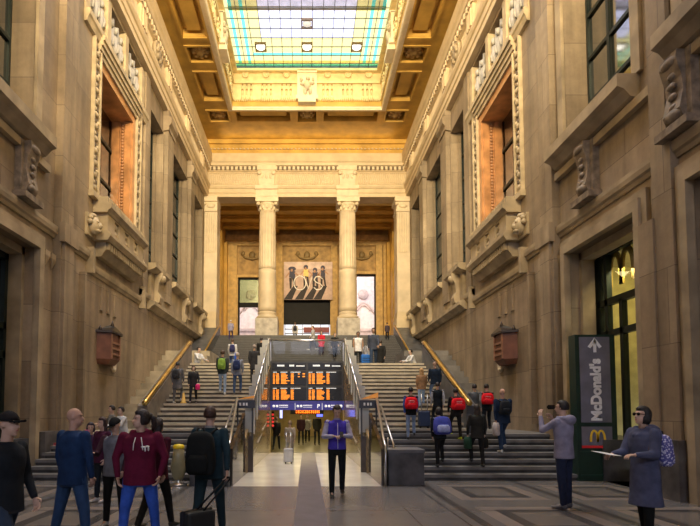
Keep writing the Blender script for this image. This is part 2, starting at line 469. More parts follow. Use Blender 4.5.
# ---- skylight (window_1)
sk = struct(thing('window_1', 'large stained glass skylight with lavender centre, gold border and turquoise bands', 'skylight', (0, 20, 23.8)))
del sk['category']
X0, X1, YA, YB, SZ = -4.45, 4.45, 9.2, 30.5, 23.4
xs = [X0+i*(X1-X0)/15 for i in range(16)]; ys = [YB-.35]+[YB-.35-.72*k for k in range(1, 29)]; ys = [YB]+ys
sets = {'l': MB(), 'g': MB(), 't': MB()}
for i in range(15):
    for j in range(len(ys)-1):
        cx = (xs[i]+xs[i+1])/2; cy = (ys[j]+ys[j+1])/2
        if i in (0, 14) or i in (1, 13): k = 't'
        elif j == 0 or j == 2: k = 't' if j == 0 else 'g'
        elif abs(cx) < 2.75 and cy < YB-2.2: k = 'l'
        else: k = 'g'
        a, b2, c, d = xs[i], xs[i+1], ys[j+1], ys[j]
        if k == 't' and i in (0, 1, 13, 14) and 0 < j:      # turquoise is only a strip of the pane
            sets['t'].box(a+.2, b2-.2, c, d, SZ, SZ+.012); sets['g'].box(a, a+.2, c, d, SZ, SZ+.012); sets['g'].box(b2-.2, b2, c, d, SZ, SZ+.012)
        elif j == 2:
            sets['g'].box(a, b2, c, d-.2, SZ, SZ+.012); sets['t'].box(a, b2, d-.2, d, SZ, SZ+.012)
        else: sets[k].box(a, b2, c, d, SZ, SZ+.012)
sets['l'].build('lavender_glass', GL_LAV, sk)['label'] = 'pale lavender centre panes'
sets['g'].build('golden_glass', GL_GOLD, sk)['label'] = 'golden border panes'
sets['t'].build('turquoise_glass', GL_TURQ, sk)['label'] = 'turquoise band panes'
f = MB()
for x in xs: f.box(x-.016, x+.016, YA, YB, SZ-.04, SZ)
for y in ys: f.box(X0, X1, y-.014, y+.014, SZ-.04, SZ)
f.box(X0-.2, X1+.2, YB-.08, YB+.2, SZ-.12, SZ+.05)
f.build('glazing_bars', simple('dark_glazing_bar', (.06, .07, .07), .5), sk)
f = MB()
for y in (29.0-2.2, 21, 15): f.box(X0, X1, y, y+.3, SZ+.9, SZ+1.3)
f.build('roof_truss', simple('roof_steel', (.3, .3, .32), .5), sk)
LAMPE = simple('lamp_diffuser', (.9, .9, .85), .4, emit=(1, .98, .92), es=3.0)
BRONZE = simple('dark_bronze_lamp_frame', (.12, .085, .05), .4, .6)
for (x, y, lab) in ((-2.75, 28.6, 'leftmost'), (0, 28.6, 'middle'), (2.95, 28.6, 'rightmost'), (0, 26.8, 'upper')):
    t = thing('skylight_lamp', {'leftmost': 'round lit lamp in a square frame at the left end of the skylight row', 'middle': 'round lit lamp in a dark square frame in the middle of the skylight row', 'rightmost': 'round lit lamp in a square frame at the right end of the skylight row', 'upper': 'dark square framed lamp set higher up the skylight centre'}[lab], 'lamp', (x, y, SZ-.1), 0, 'lamps in the skylight')
    f = MB(); frame(f, x-.26, x+.26, y-.26, y+.26, .07, SZ-.18, SZ-.05); f.build('frame', BRONZE, t)
    f = MB(); f.lathe((x, y, SZ-.17), [(.25, .1), (.25, .03), (.16, -.03), (.02, -.05)], 18); f.build('diffuser', LAMPE if lab != 'upper' else simple('dim_diffuser', (.5, .5, .5), .4, emit=(1, 1, 1), es=.5), t)

# ---- side walls --------------------------------------------------
WIN = [(22.2, 24.2), (25.6, 29.2), (30.5, 33.5)]     # tall windows u-ranges
NEAR = [(10.6, 13.5), (6.3, 9.1), (2.0, 5.0)]
DOORS = {1: NEAR, -1: [(10.6, 13.0), (6.3, 9.1), (2.0, 5.0)]}; UPW = {1: NEAR, -1: [(10.2, 12.75), (6.3, 9.1), (2.0, 5.0)]}         # street-level bays
ENT = [(-.02, 16.75), (.25, 16.75), (.25, 17.0), (.30, 17.03), (.30, 17.3), (.36, 17.34), (.42, 17.46), (.42, 17.56), (.2, 17.6), (.2, 18.55), (.30, 18.6), (.30, 18.9), (.44, 18.93), (.48, 19.1), (.56, 19.2), (.56, 19.75), (-.02, 19.8)]
def side_wall(sd, nm):
    F = FS(sd)
    f = MB()
    hol = [(a, b2, 8.3, 15.5) for a, b2 in WIN] + [(a, b2, 0, 6.0) for a, b2 in DOORS[sd]] + [(a, b2, 9.0, 15.2) for a, b2 in UPW[sd]]
    hol += [(16.7, 20.3, 9.15, 13.9), (15.5, 21.3, 14.75, 16.6)]
    f.tiles(None, -14, 34.7, -.05, 21.4, hol, lambda a, b2, c, d: f.fbox(F, a, b2, -.95, 0, c, d))
    wall = struct(f.build('wall_'+nm, WALL))
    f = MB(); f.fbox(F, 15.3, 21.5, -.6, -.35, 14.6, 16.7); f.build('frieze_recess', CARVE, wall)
    # pilaster strips, string courses, plinth
    f = MB()
    for (a, b2, d) in ((13.95, 14.7, .22), (9.45, 10.0, .16), (5.3, 6.1, .16)): f.fbox(F, a, b2, 0, d, 0, 21)
    f.fbox(F, 14.05, 14.6, .22, .30, 0, 6.5); f.fbox(F, 13.9, 14.75, .2, .36, 6.5, 7.05)
    f.fbox(F, 21.4, 22.0, 0, .10, 6.9, 16.75)
    f.build('pilaster_strip', WALL, wall)
    STR = [(-.02, 6.6), (.04, 6.6), (.07, 6.68), (.12, 6.72), (.14, 6.82), (.14, 6.92), (.05, 6.96), (-.02, 6.97)]
    f = MB()
    f.fsweep(F, -14, 13.95, STR); f.fsweep(F, 14.7, 16.2, STR); f.fsweep(F, 21.2, 22.4, STR)
    lo = [(d, z-.35) for d, z in STR]
    f.fsweep(F, 16.2, 21.2, lo)
    f.fbox(F, 16.05, 16.2, -.01, .25, 6.2, 7.05); f.fbox(F, 21.2, 21.35, -.01, .25, 6.1, 7.05)
    f.build('string_course', TRIM, wall)
    # stepped architraves of the street-level doorways and upper windows
    f = MB()
    for a, b2 in DOORS[sd]:
        for k, (e, d) in enumerate(((.34, .10), (.18, .17))):
            i_ = .012*(1-k); f.fbox(F, a-e, b2+e, -.01-i_, d, 6.0+i_, 6.0+e+.06)
            f.fbox(F, a-e, a-i_, -.01-i_, d, 0, 6.0+i_); f.fbox(F, b2+i_, b2+e, -.01-i_, d, 0, 6.0+i_)
        # set-back inner reveals
        f.fbox(F, a, a+.12, -.6, -.25, 0, 6.0); f.fbox(F, b2-.12, b2, -.6, -.25, 0, 6.0); f.fbox(F, a, b2, -.6, -.25, 5.8, 6.0)
    for a, b2 in UPW[sd]:
        f.fbox(F, a-.28, a, -.01, .09, 9.0, 15.3); f.fbox(F, b2, b2+.28, -.01, .09, 9.0, 15.3)
        # sill
        f.fsweep(F, a-.15, b2+.3, [(-.01, 8.45), (.22, 8.5), (.36, 8.66), (.5, 8.72), (.5, 9.0), (-.01, 9.0)])
        f.fbox(F, a-.6, b2+.7, -.01, .14, 8.25, 8.45)
    f.build('opening_surround', TRIM, wall)
    # small pendant guttae beside the doorways
    f = MB()
    for a, b2 in DOORS[sd]:
        for u in (a-.62, b2+.5, b2+.86):
            f.fbox(F, u-.13, u+.13, -.01, .1, 5.95, 6.1); f.sweep([F(u-.12, .0, 5.95), F(u+.12, .0, 5.95), F(u+.12, .1, 5.95), F(u-.12, .1, 5.95)], [F(u-.02, 0, 5.7), F(u+.02, 0, 5.7), F(u+.02, .03, 5.7), F(u-.02, .03, 5.7)])
    f.build('pendant_ornament', TRIM, wall)
    # long window architraves and the caps between them
    f = MB()
    for a, b2 in WIN:
        for e, d, i_ in ((.13, .03, .012), (.07, .06, 0)):
            f.fbox(F, a-e, a-i_, -.01-i_, d, 8.3, 15.5+e); f.fbox(F, b2+i_, b2+e, -.01-i_, d, 8.3, 15.5+e); f.fbox(F, a-i_, b2+i_, -.01-i_, d, 15.5+i_, 15.5+e)
        f.fbox(F, b2-.06, b2, -.45, -.3, 8.3, 15.5)
    for a, b2 in ((24.4, 25.4), (29.4, 30.3)):
        f.fbox(F, a, b2, -.01, .25, 7.1, 15.9)
        f.fsweep(F, a-.1, b2+.1, [(-.01, 15.7), (.3, 15.75), (.3, 15.95), (.42, 16.1), (.42, 16.4), (.3, 16.45), (.3, 16.75), (-.01, 16.75)])
    f.build('tall_window_surround', WALL, wall)
    # parapet under the tall windows, with sill and vase consoles
    f = MB()
    f.fbox(F, 22.4, 34.7, -.01, .14, 6.6, 8.3)
    f.fsweep(F, 22.3, 34.7, [(-.01, 6.3), (.1, 6.3), (.2, 6.42), (.34, 6.5), (.34, 6.66), (.2, 6.72), (-.01, 6.75)])
    for a, b2 in WIN: f.fsweep(F, a-.15, b2+.15, [(.1, 8.0), (.3, 8.05), (.46, 8.15), (.46, 8.34), (-.1, 8.34), (-.1, 8.0)])
    f.build('window_parapet', TRIM, wall)
    for k, u in enumerate((23.1, 28.2, 32.6)):
        f = MB()
        f.rings([[F(u-.22, d0, z), F(u+.22, d0, z), F(u+.22, d1, z), F(u-.22, d1, z)] for z, d0, d1 in ((6.7, .1, .36), (6.95, .1, .42), (7.2, .1, .30), (7.6, .1, .34), (7.9, .1, .5), (8.1, .1, .52))], smooth=False)
        f.lathe(F(u, .42, 7.85), [(.02, -.2), (.16, -.12), (.2, 0), (.16, .12), (.02, .18)], 10)
        f.build('console', TRIM, wall)
    # shop-height scroll consoles under the upper window sills
    for u in (12.35, 9.2):
        f = MB()
        f.fbox(F, u-.34, u+.34, -.01, .16, 7.0, 8.45)
        prof = [(.16, 7.15), (.24, 7.2), (.30, 7.34), (.26, 7.5), (.22, 7.7), (.24, 7.95), (.3, 8.15), (.34, 8.3), (.32, 8.45), (.16, 8.45)]
        f.fsweep(F, u-.22, u+.22, prof)
        for q in range(5): f.ell(F(u, .27-.01*abs(q-2), 7.45+q*.2), (.05, .11, .07), 8, 6)
        f.ell(F(u-.0, .26, 7.28), (.09, .2, .11), 10, 8); f.ell(F(u, .3, 8.3), (.09, .22, .1), 10, 8)
        f.fbox(F, u-.42, u+.42, -.01, .34, 6.95, 7.1)
        f.build('scroll_console', simple('dark_carved_limestone', (.2, .155, .11), .6, var=.3, scale=6, bump=.4), wall)
    # recessed panel outline in the lower wall
    f = MB()
    for (a, b2, c, d) in ((15.6, 15.72, 1.3, 6.1), (9.95, 10.4, 1.2, 5.6)): f.fbox(F, a, b2, -.01, .2, c, d)
    f.fsweep(F, 15.0, 15.25, [(-.01, 1.3), (.05, 1.3), (.05, 6.4), (-.01, 6.4)])
    for u in (17.2, 17.8, 18.4): f.fbox(F, u, u+.22, -.01, .06, 5.2, 6.1)
    f.build('wall_panel_rib', WALL, wall)
    f = MB(); f.fbox(F, -14, 10.9, 0, .12, 0, 1.15); f.fbox(F, 13.65, 14.0, 0, .14, 0, 1.15); f.fbox(F, 13.9, 14.75, .2, .34, 0, 1.2)
    for a, b2 in NEAR[:1]: pass
    f2 = MB(); f2.tiles(None, -14, 14.8, 0, 1.15, [(a-.3, b2+.3, 0, 3) for a, b2 in DOORS[sd]], lambda a, b2, c, d: f2.fbox(F, a, b2, 0, .26, c, d))
    base = struct(f2.build('baseboard_'+nm, simple('dark_wall_plinth', (.10, .09, .085), .4, var=.3)))
    # entablature
    f = MB(); f.fsweep(F, -14, 34.7, ENT); ent = struct(f.build('trim_1' if sd < 0 else 'trim_2', CREAM))
    f = MB()
    u = 15.0
    while u < 34.0: f.fbox(F, u, u+.16, .28, .42, 18.64, 18.88); u += .32
    f.build('dentil', CREAM2, ent)
    f = MB()
    for u in (20.2, 24.1, 28.1, 32.1):                      # triglyph-like blocks with round shields
        f.fbox(F, u-.35, u+.35, .19, .36, 17.6, 18.6)
        for q in (-.2, 0, .2): f.fbox(F, u+q-.05, u+q+.05, .36, .42, 17.7, 18.45)
    f.build('frieze_block', CREAM, ent)
    f = MB()
    for u in (18.2, 22.2):
        rs = []
        f.lathe(F(u, .25, 18.1), [(.02, -.02*sd), (.3, -.02*sd), (.5, 0.02*sd), (.55, -.1*sd), (.5, -.16*sd), (.36, -.1*sd), (.22, -.2*sd), (.02, -.25*sd)], 20, ax='x')
        for q in range(6): f.ell(F(u+.28*math.cos(q), .4, 18.1+.28*math.sin(q)), (.1, .14, .14), 8, 6)
    f.build('round_shield', TRIM, ent)
    # frieze flutes (wavy strigils) along the side
    f = MB()
    u = 14.8
    while u < 34.3:
        f.fbox(F, u, u+.07, .19, .225, 17.7, 18.45); u += .16
    f.build('frieze_flutes', CREAM2, ent)
    return wall
wl = side_wall(-1, 'left'); wr = side_wall(1, 'right')

f = MB(); f.tiles(None, -9, 9, 0, 21.4, [(-6.0, -2.4, 8, 18), (-1.8, 1.8, 8, 19), (2.4, 6.0, 8, 18), (-1.6, 1.6, 0, 3.6)], lambda a, b2, c, d: f.box(a, b2, -14.6, -14, c, d))
struct(f.build('wall_light_baffle', WALLB))  # unseen wall added to darken the lower hall, open above for light
# ---- tall windows in the walls ----
def grid_window(name, sd, u0, u1, d, z0, z1, nu, nz, label, gm=GL_DARK, bar=.05):
    F = FS(sd)
    t = struct(thing(name, label, 'window', F((u0+u1)/2, d, z0))); del t['category']
    f = MB(); f.fbox(F, u0, u1, d-.02, d, z0, z1); f.build('window_pane', gm, t)
    f = MB()
    for i in range(nu+1):
        u = u0+(u1-u0)*i/nu; b2 = bar*(1.5 if i in (0, nu) else 1); f.fbox(F, u-b2, u+b2, d-.05, d+.07, z0, z1)
    for i in range(nz+1):
        z = z0+(z1-z0)*i/nz; b2 = bar*(1.5 if i in (0, nz) else 1); f.fbox(F, u0, u1, d-.05, d+.06, z-b2, z+b2)
    f.build('window_frame', IRON, t)
    return t
wn = 2
for sd in (-1, 1):
    side = 'left' if sd < 0 else 'right'
    for i, (a, b2) in enumerate(WIN):
        grid_window('window_%d' % wn, sd, a+.04, b2-.04, -.52, 8.3, 15.5, 3, 6, 'tall dark barred window on the %s wall, %s' % (side, ('nearest', 'middle', 'farthest')[i]+' of three'), GL_DARK if (sd < 0 or i != 1) else GL_PALE, .035); wn += 1
    for i, (a, b2) in enumerate(UPW[sd][:2]):
        grid_window('window_%d' % wn, sd, a+.0, b2-.0, -.7, 9.0, 15.2, 3, 5, 'upper dark iron window on the %s wall above the %s doorway' % (side, ('nearer', 'next')[i]), GL_DARK, .05); wn += 1
    grid_window('window_%d' % wn, sd, 16.7, 20.3, -.86, 9.15, 13.9, 2, 3, 'window deep inside the orange marble recess on the %s wall' % side, GL_DARK, .06); wn += 1
    F = FS(sd)
    for i, (a, b2) in enumerate(DOORS[sd][:2]):
        t = struct(thing('door_%d' % (1+i+(0 if sd < 0 else 2)), '', 'door', F((a+b2)/2, -.7, 0))); del t['category']
        t['label'] = 'tall dark green iron and glass shopfront in the %s wall' % side
        f = MB(); f.fbox(F, a+.12, b2-.12, -.74, -.72, 0, 5.8); f.build('door_pane', GL_CLEAR if (sd > 0 and i == 0) else GL_DARK, t)
        f = MB()
        if sd > 0 and i == 0:
            for u, w2, zt in ((a+.12, .06, 5.8), (b2-.12, .1, 5.8), (13.02, .06, 5.8), (12.42, .06, 4.55), (11.6, .06, 4.55)): f.fbox(F, u-w2, u+w2, -.8, -.66, 0, zt)
            for z, w2 in ((5.85, .05), (4.55, .09), (3.72, .08), (.12, .12)): f.fbox(F, a+.1, b2-.1, -.8, -.66, z-w2, z+w2)
        else:
            for u, w2 in ((a+.12, .1), (b2-.12, .12), (a+1.0, .07), (b2-.95, .07)): f.fbox(F, u-w2, u+w2, -.8, -.6, 0, 5.8)
            for z, w2 in ((5.75, .12), (3.9, .09), (3.15, .09), (.12, .12)): f.fbox(F, a+.1, b2-.1, -.8, -.6, z-w2, z+w2)
        f.build('door_frame', IRON, t)
# lit shop interior behind the right-hand doorway
M_YEL = simple('dark_gold_arch_mark', (.26, .17, .02), .5)
SHOPW = simple('dim_cream_shop_wall', (.46, .40, .16), .7)
F = FS(1)
f = MB(); f.fbox(F, 10.2, 14.6, -3.2, -3.0, 0, 6); f.fbox(F, 10.0, 10.2, -3.2, -.95, 0, 6); f.fbox(F, 14.6, 14.8, -3.2, -.95, 0, 6); f.fbox(F, 10, 14.8, -3.2, -.95, 5.95, 6.1)
f.build('shop_interior_wall', SHOPW, wr)
area('shop_light', (8.6, 12.4, 5.8), (10.2, 12.9, 4), 1.0, 150, (1.0, .80, .38), 2.0)
# dark gallery behind the other glass
for sd in (-1, 1):
    F = FS(sd); f = MB(); f.fbox(F, -14, 34.7, -4.2, -4.0, -.1, 21.4) ; f.fbox(F, -14, 34.7, -4.0, -.95, 21.2, 21.4); f.fbox(F, -14, 34.7, -4, -.95, 6.1, 6.3); f.fbox(F, 34.5, 34.7, -4, -.95, 0, 21); f.fbox(F, -14, -13.8, -4, -.95, 0, 21)
    f.build('gallery_backing', simple('unlit_gallery_wall', (.10, .09, .075), .8), wl if sd < 0 else wr)
t = thing('arch_sign', 'dull golden double arch letter sign hanging inside the tall shop window', 'sign', (8.02, 12.6, 4.9))
def arches(u0, z0, wd, h, th, P, n=14):
    f = MB()
    for k in (0, 1):
        pts = []
        for i in range(n+1):
            a = PI*i/n; pts.append((u0+wd*(.25+.5*k)-wd*.25*math.cos(a), z0+h*(math.sin(a)**.75)))
        out = [P(u, 0, z) for u, z in pts]; back = [P(u, th, z) for u, z in pts]
        lw = wd*.075
        A = []; 
        for i, (u, z) in enumerate(pts):
            a = PI*i/n; nx, nz = -math.cos(a), max(.0, math.sin(a))*.9+.0
            A.append([P(u-nx*lw, 0, z-nz*lw), P(u+nx*lw, 0, z+nz*lw), P(u+nx*lw, th, z+nz*lw), P(u-nx*lw, th, z-nz*lw)])
        f.rings(A, smooth=False)
    return f
arches(12.12, 4.95, 1.0, .85, .05, lambda u, d, z: (8.02+d, 25.24-u, z)).build('double_arch', M_YEL, t)
# ================================================================== CARVED FEATURES
def aedicule(sd, nm):
    F = FS(sd)
    t = thing('window_aedicule', 'ornate carved window surround with orange marble jambs high on the %s wall' % nm, 'window surround', F(18.5, 0, 9.2))
    for (a, b2) in ((16.15, 16.69), (20.31, 20.85)):
        f = MB()
        f.fbox(F, a, a+.06, -.01, .13, 9.0, 14.3); f.fbox(F, b2-.06, b2, -.01, .13, 9.0, 14.3); f.fbox(F, a+.02, b2-.02, -.02, .04, 9.0, 14.29); f.fbox(F, a-.04, b2+.04, -.01, .18, 8.8, 9.0)
        f.build('carved_strip', AED, t)
    for a in (16.22, 20.37):
        f = MB(); g = MB(); z = 9.1; k = 0
        while z < 14.1:
            f.ell(F(a+.2, .07, z+.1), (.06, .16, .1), 8, 6); f.ell(F(a+.2+(.1 if k % 2 else -.1), .08, z+.25), (.05, .07, .08), 6, 5)
            g.fbox(F, a+.02, a+.38, .04, .07, z+.28, z+.38); z += .42; k += 1
        lf = f.build('carved_leaf', AED, t); g.build('carved_gap', CARVE, lf)
    f = MB()
    f.fbox(F, 16.71, 16.8, -.86, -.01, 9.15, 13.9); f.fbox(F, 20.05, 20.29, -.86, .03, 9.15, 13.9); f.fbox(F, 16.7, 20.3, -.86, .02, 13.6, 13.92)
    f.fbox(F, 19.96, 20.06, -.8, -.5, 9.15, 13.6); f.fbox(F, 19.99, 20.06, -.28, -.05, 9.15, 13.6)
    f.build('marble_lining', ORANGE, t)
    f = MB(); z = 9.3
    while z < 13.5: f.ell(F(20.03, -.39, z), (.07, .05, .06), 6, 5); z += .13
    f.build('bead_moulding', simple('dark_orange_marble', (.4, .2, .09), .5), t)
    f = MB()
    for k in range(4): f.fbox(F, 16.5-.0, 20.5, -.01, .10+.06*k, 13.9+.17*k, 14.07+.17*k)
    f.fsweep(F, 15.5, 21.5, [(-.01, 14.3), (.1, 14.32), (.16, 14.5), (.2, 14.55), (.2, 14.75), (-.4, 14.75), (-.4, 14.6), (-.01, 14.6)])
    f.build('lintel', AED, t)
    # frieze reliefs
    for u in (15.5, 17.25, 19.0, 20.95): f = MB(); f.fbox(F, u, u+.3, -.34, .06, 14.75, 16.6); f.build('frieze_pier', AED, t)
    rnd = random.Random(5)
    for u0 in (15.85, 17.6, 19.4):
        for k in range(3):
            f = MB()
            u = u0+.2+k*.45; lean = rnd.uniform(-.1, .1)
            f.tube([F(u, -.2, 14.8), F(u+lean, -.16, 15.4), F(u+lean*1.5, -.14, 15.9)], [.09, .15, .13], 8); f.ell(F(u+lean*1.6, -.12, 16.15), (.12, .11, .15), 8, 7)
            f.tube([F(u+lean, -.12, 15.85), F(u+.22, -.05, 15.6), F(u+.1, -.02, 15.3)], [.07, .06, .04], 7)
            f.tube([F(u-.16, -.2, 14.8), F(u-.12, -.1, 15.5), F(u-.2, -.1, 16.4)], [.03, .04, .06], 6)
            f.build('figure_relief', GREYST, t)
    return t
aedicule(-1, 'left'); aedicule(1, 'right')

def balcony(sd, nm):
    F = FS(sd)
    t = thing('stone_balcony', 'small carved stone balcony with three niches projecting below the %s orange window' % nm, 'balcony', F(18.6, 0, 7.3))
    f = MB()
    f.tiles(None, 16.65, 20.3, 7.7, 8.5, [(u-.2, u+.2, 7.85, 8.35) for u in (17.45, 18.45, 19.45)], lambda a, b2, c, d: f.fbox(F, a, b2, .2, .45, c, d))
    f.fbox(F, 16.66, 20.29, -.01, .21, 7.71, 8.55)
    par = f.build('parapet', TRIM, t)
    f = MB()
    P = [(-.01, 8.4), (.48, 8.4), (.52, 8.48), (.62, 8.55), (.62, 8.7), (.5, 8.73), (.5, 8.93), (-.01, 8.93)]
    f.fsweep(F, 16.5, 20.45, P); f.build('top_moulding', TRIM, t)
    f = MB()
    P = [(-.01, 7.45), (.5, 7.45), (.6, 7.6), (.6, 7.7), (.5, 7.78), (-.01, 7.78)]
    f.fsweep(F, 16.52, 20.42, P)
    f.fsweep(F, 16.75, 20.2, [(-.01, 6.95), (.2, 6.95), (.36, 7.2), (.36, 7.46), (-.01, 7.46)])
    f.build('bottom_moulding', TRIM, t)
    f = MB(); u = 16.8
    while u < 20.1: f.fbox(F, u, u+.1, .3, .46, 7.2, 7.44); u += .2
    u = 16.6
    while u < 20.3: f.fbox(F, u, u+.08, .5, .53, 8.76, 8.9); u += .17
    f.build('dentil_row', TRIM, t)
    for u in (17.45, 18.45, 19.45):
        f = MB(); f.tube([F(u, .3, 7.85), F(u, .33, 7.97), F(u, .33, 8.02), F(u, .33, 8.08)], [.13, .15, .08, .06], 12); f.ell(F(u, .34, 8.2), (.10, .10, .13), 10, 8); f.ell(F(u, .42, 8.18), (.04, .03, .04), 6, 5)
        f.build('niche_bust', TRIM, par)
    return t
balcony(-1, 'left'); balcony(1, 'right')
def mask(sd, u, z, label):
    F = FS(sd); t = thing('stone_mask', label, 'carving', F(u, 0, z-.3), 0, 'grotesque masks beside the balconies')
    f = MB()
    f.ell(F(u, .18, z), (.2, .24, .3), 12, 10); f.ell(F(u, .36, z-.02), (.1, .08, .1), 8, 6); f.ell(F(u-.1, .32, z+.1), (.07, .07, .05), 6, 5); f.ell(F(u+.1, .32, z+.1), (.07, .07, .05), 6, 5)
    f.ell(F(u, .3, z-.18), (.12, .14, .07), 8, 6)
    for a in range(7): f.ell(F(u+.28*math.cos(a*PI/6), .16, z+.05+.28*math.sin(a*PI/6)), (.1, .1, .09), 7, 5)
    f.fbox(F, u-.3, u+.3, -.01, .1, z-.36, z+.36)
    f.build('carved_head', AED, t); 
for sd, nm in ((-1, 'left'), (1, 'right')):
    mask(sd, 16.2, 7.8, 'stone grotesque mask on the near side of the %s balcony' % nm); mask(sd, 20.85, 7.8, 'stone grotesque mask on the far side of the %s balcony' % nm)

def wall_box(sd, nm):
    F0 = FS(sd); F = lambda u, d, z: F0(u-.75, d, z-.1); t = thing('wall_tabernacle', 'reddish bronze house-shaped box mounted on the %s wall above the stairs' % nm, 'wall box', F(18.3, 0, 3.4))
    f = MB()
    def pr(u0, u1, d0, d1, z0, z1): f.fbox(F, u0, u1, d0, d1, z0, z1)
    f.sweep([F(17.75, 0, 3.6), F(18.95, 0, 3.6), F(18.75, .42, 3.6), F(17.95, .42, 3.6)], [F(17.75, 0, 4.5), F(18.95, 0, 4.5), F(18.75, .42, 4.5), F(17.95, .42, 4.5)])
    f.sweep([F(17.85, 0, 3.42), F(18.85, 0, 3.42), F(18.65, .3, 3.42), F(18.05, .3, 3.42)], [F(17.75, 0, 3.6), F(18.95, 0, 3.6), F(18.75, .42, 3.6), F(17.95, .42, 3.6)])
    f.build('case', WOODB, t)
    f = MB()
    f.sweep([F(17.65, 0, 4.5), F(19.05, 0, 4.5), F(18.85, .5, 4.5), F(17.85, .5, 4.5)], [F(17.65, 0, 4.58), F(19.05, 0, 4.58), F(18.85, .5, 4.58), F(17.85, .5, 4.58)])
    f.sweep([F(17.7, .0, 4.58), F(18.35, .25, 4.85), F(19.0, .0, 4.58)], [F(17.85, .5, 4.58), F(18.35, .4, 4.78), F(18.85, .5, 4.58)])
    f.lathe(F(18.35, .3, 4.75), [(.05, 0), (.07, .07), (.04, .14), (.01, .24)], 8)
    for u in (17.8, 18.9): f.lathe(F(u, .1, 4.55), [(.05, 0), (.07, .07), (.01, .2)], 8)
    f.build('roof', simple('blackened_bronze', (.04, .028, .022), .4, .5), t)
    f = MB()
    for z in (3.75, 3.95, 4.15): f.fbox(F, 18.02, 18.68, .42, .45, z, z+.07)
    f.fbox(F, 17.95, 18.02, .4, .46, 3.62, 4.5); f.fbox(F, 18.68, 18.75, .4, .46, 3.62, 4.5)
    f.build('grille', simple('brown_bronze_bar', (.34, .17, .1), .4, .3), t)
    f = MB(); f.fbox(F, 19.0, 19.32, 0, .1, 3.35, 4.45); f.ell(F(19.15, .06, 3.32), (.08, .16, .1), 8, 6)
    f.build('stone_backing', CREAM2, t)
wall_box(-1, 'left'); wall_box(1, 'right')

# ================================================================== COLONNADE
f = MB()
f.fsweep(FB, -7.2, 7.2, ENT)
f.fbox(FB, -7.2, 7.2, -1.2, -.01, 16.76, 19.9)
wf = struct(f.build('wall_front', CREAM)); 
f = MB(); x = -6.9
while x < 6.9:
    f.fbox(FB, x, x+.16, .28, .42, 18.64, 18.88); x += .31
f.build('dentil', CREAM2, wf)
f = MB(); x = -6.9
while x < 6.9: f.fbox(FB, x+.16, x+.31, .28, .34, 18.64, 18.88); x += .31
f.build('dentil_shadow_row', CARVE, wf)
f = MB()
x = -7.0
while x < 7.0:
    if not (2.05 < abs(x+.05) < 3.6):
        f.tube([FB(x, .2, 17.66), FB(x+.06, .23, 17.9), FB(x, .23, 18.15), FB(x+.06, .2, 18.46)], .035, 5)
    x += .15
f.build('wavy_fluting', CREAM2, wf)
f = MB(); x = -7.0
while x < 7.0: f.ell(FB(x, .24, 17.66), (.05, .05, .04), 6, 4); x += .14
f.fbox(FB, -7.2, 7.2, .19, .26, 18.48, 18.54)
x = -6.8
while x < 6.8: f.ell(FB(x, .2, 20.25), (.11, .06, .06), 6, 4); x += .26
f.build('bead_row', CREAM, wf)
f = MB(); f.fbox(FB, -7.2, 7.2, -.1, .16, 19.7, 21.2); f.fbox(FB, -7.2, 7.2, -.1, .3, 20.6, 20.9); f.build('ochre_cove', OCHRE, wf)
for sx in (-1, 1):
    f = MB(); c = sx*2.85
    f.sweep([FB(c-.62, .15, 18.6), FB(c+.62, .15, 18.6), FB(c+.62, .42, 18.6), FB(c-.62, .42, 18.6)], [FB(c-.52, .15, 17.6), FB(c+.52, .15, 17.6), FB(c+.52, .34, 17.6), FB(c-.52, .34, 17.6)])
    f.fbox(FB, c-.66, c+.66, .15, .48, 18.6, 18.92); f.fbox(FB, c-.4, c+.4, .3, .45, 17.5, 17.64)
    for q in (-1, 1): f.lathe(FB(c+q*.5, .42, 18.4), [(.02, -.1), (.14, -.1), (.14, .02), (.02, .05)], 12, ax='y'); 
    for q in (-.3, 0, .3): f.ell(FB(c+q, .40, 18.2), (.1, .04, .2), 8, 6)
    f.build('keystone_block', CREAM2, wf)
    f = MB(); f.fbox(FB, c-.8, c+.8, .1, .46, 17.25, 17.52); f.fbox(FB, c-.75, c+.75, .1, .34, 16.78, 17.25)
    f.build('impost_block', CREAM2, wf)
COLM = simple('mottled_column_limestone', (.62, .50, .34), .5, var=.12, scale=1.0, bump=.15)
def column(x, label):
    y = 35.15; t = thing('fluted_column', label, 'column', (x, y, 6.9), 0, 'free-standing columns of the portico')
    f = MB(); f.box(x-.78, x+.78, y-.78, y+.78, 6.9, 8.15); f.build('plinth', simple('grey_veined_plinth', (.40, .35, .29), .5, var=.2), t, bevel=.02)
    f = MB(); f.lathe((x, y, 8.15), [(.74, 0), (.78, .08), (.76, .2), (.66, .26), (.63, .34), (.68, .4), (.66, .48), (.6, .55)], 32); f.build('base', COLM, t)
    f = MB()
    pr = []
    for k in range(25):
        z = k/24*7.2; r = .645-.085*(k/24)**1.6; pr.append((r, z))
    f.lathe((x, y, 8.68), pr[:11], 96)
    f.lathe((x, y, 8.68), pr[10:], 96, mod=lambda a, z: 1-.075*max(0, math.cos(20*a))*min(1, (z-3.0)/.3 if z > 3.0 else 0))
    f.build('shaft', COLM, t)
    f = MB(); f.lathe((x, y, 15.85), [(.50, 0), (.56, .04), (.5, .1), (.53, .2), (.62, .4), (.72, .52), (.66, .58)], 24, mod=lambda a, z: 1+.07*max(0, math.cos(10*a)))
    f.box(x-.8, x+.8, y-.75, y+.75, 16.43, 16.78)
    for k in range(12):
        a = k*PI/6; f.ell((x+.56*math.cos(a), y+.56*math.sin(a), 16.12), (.1, .1, .16), 8, 6)
    for qx in (-1, 1):
        for qy in (-1, 1): f.ell((x+qx*.62, y+qy*.58, 16.32), (.15, .15, .13), 8, 6)
    f.build('capital', CREAM2, t)
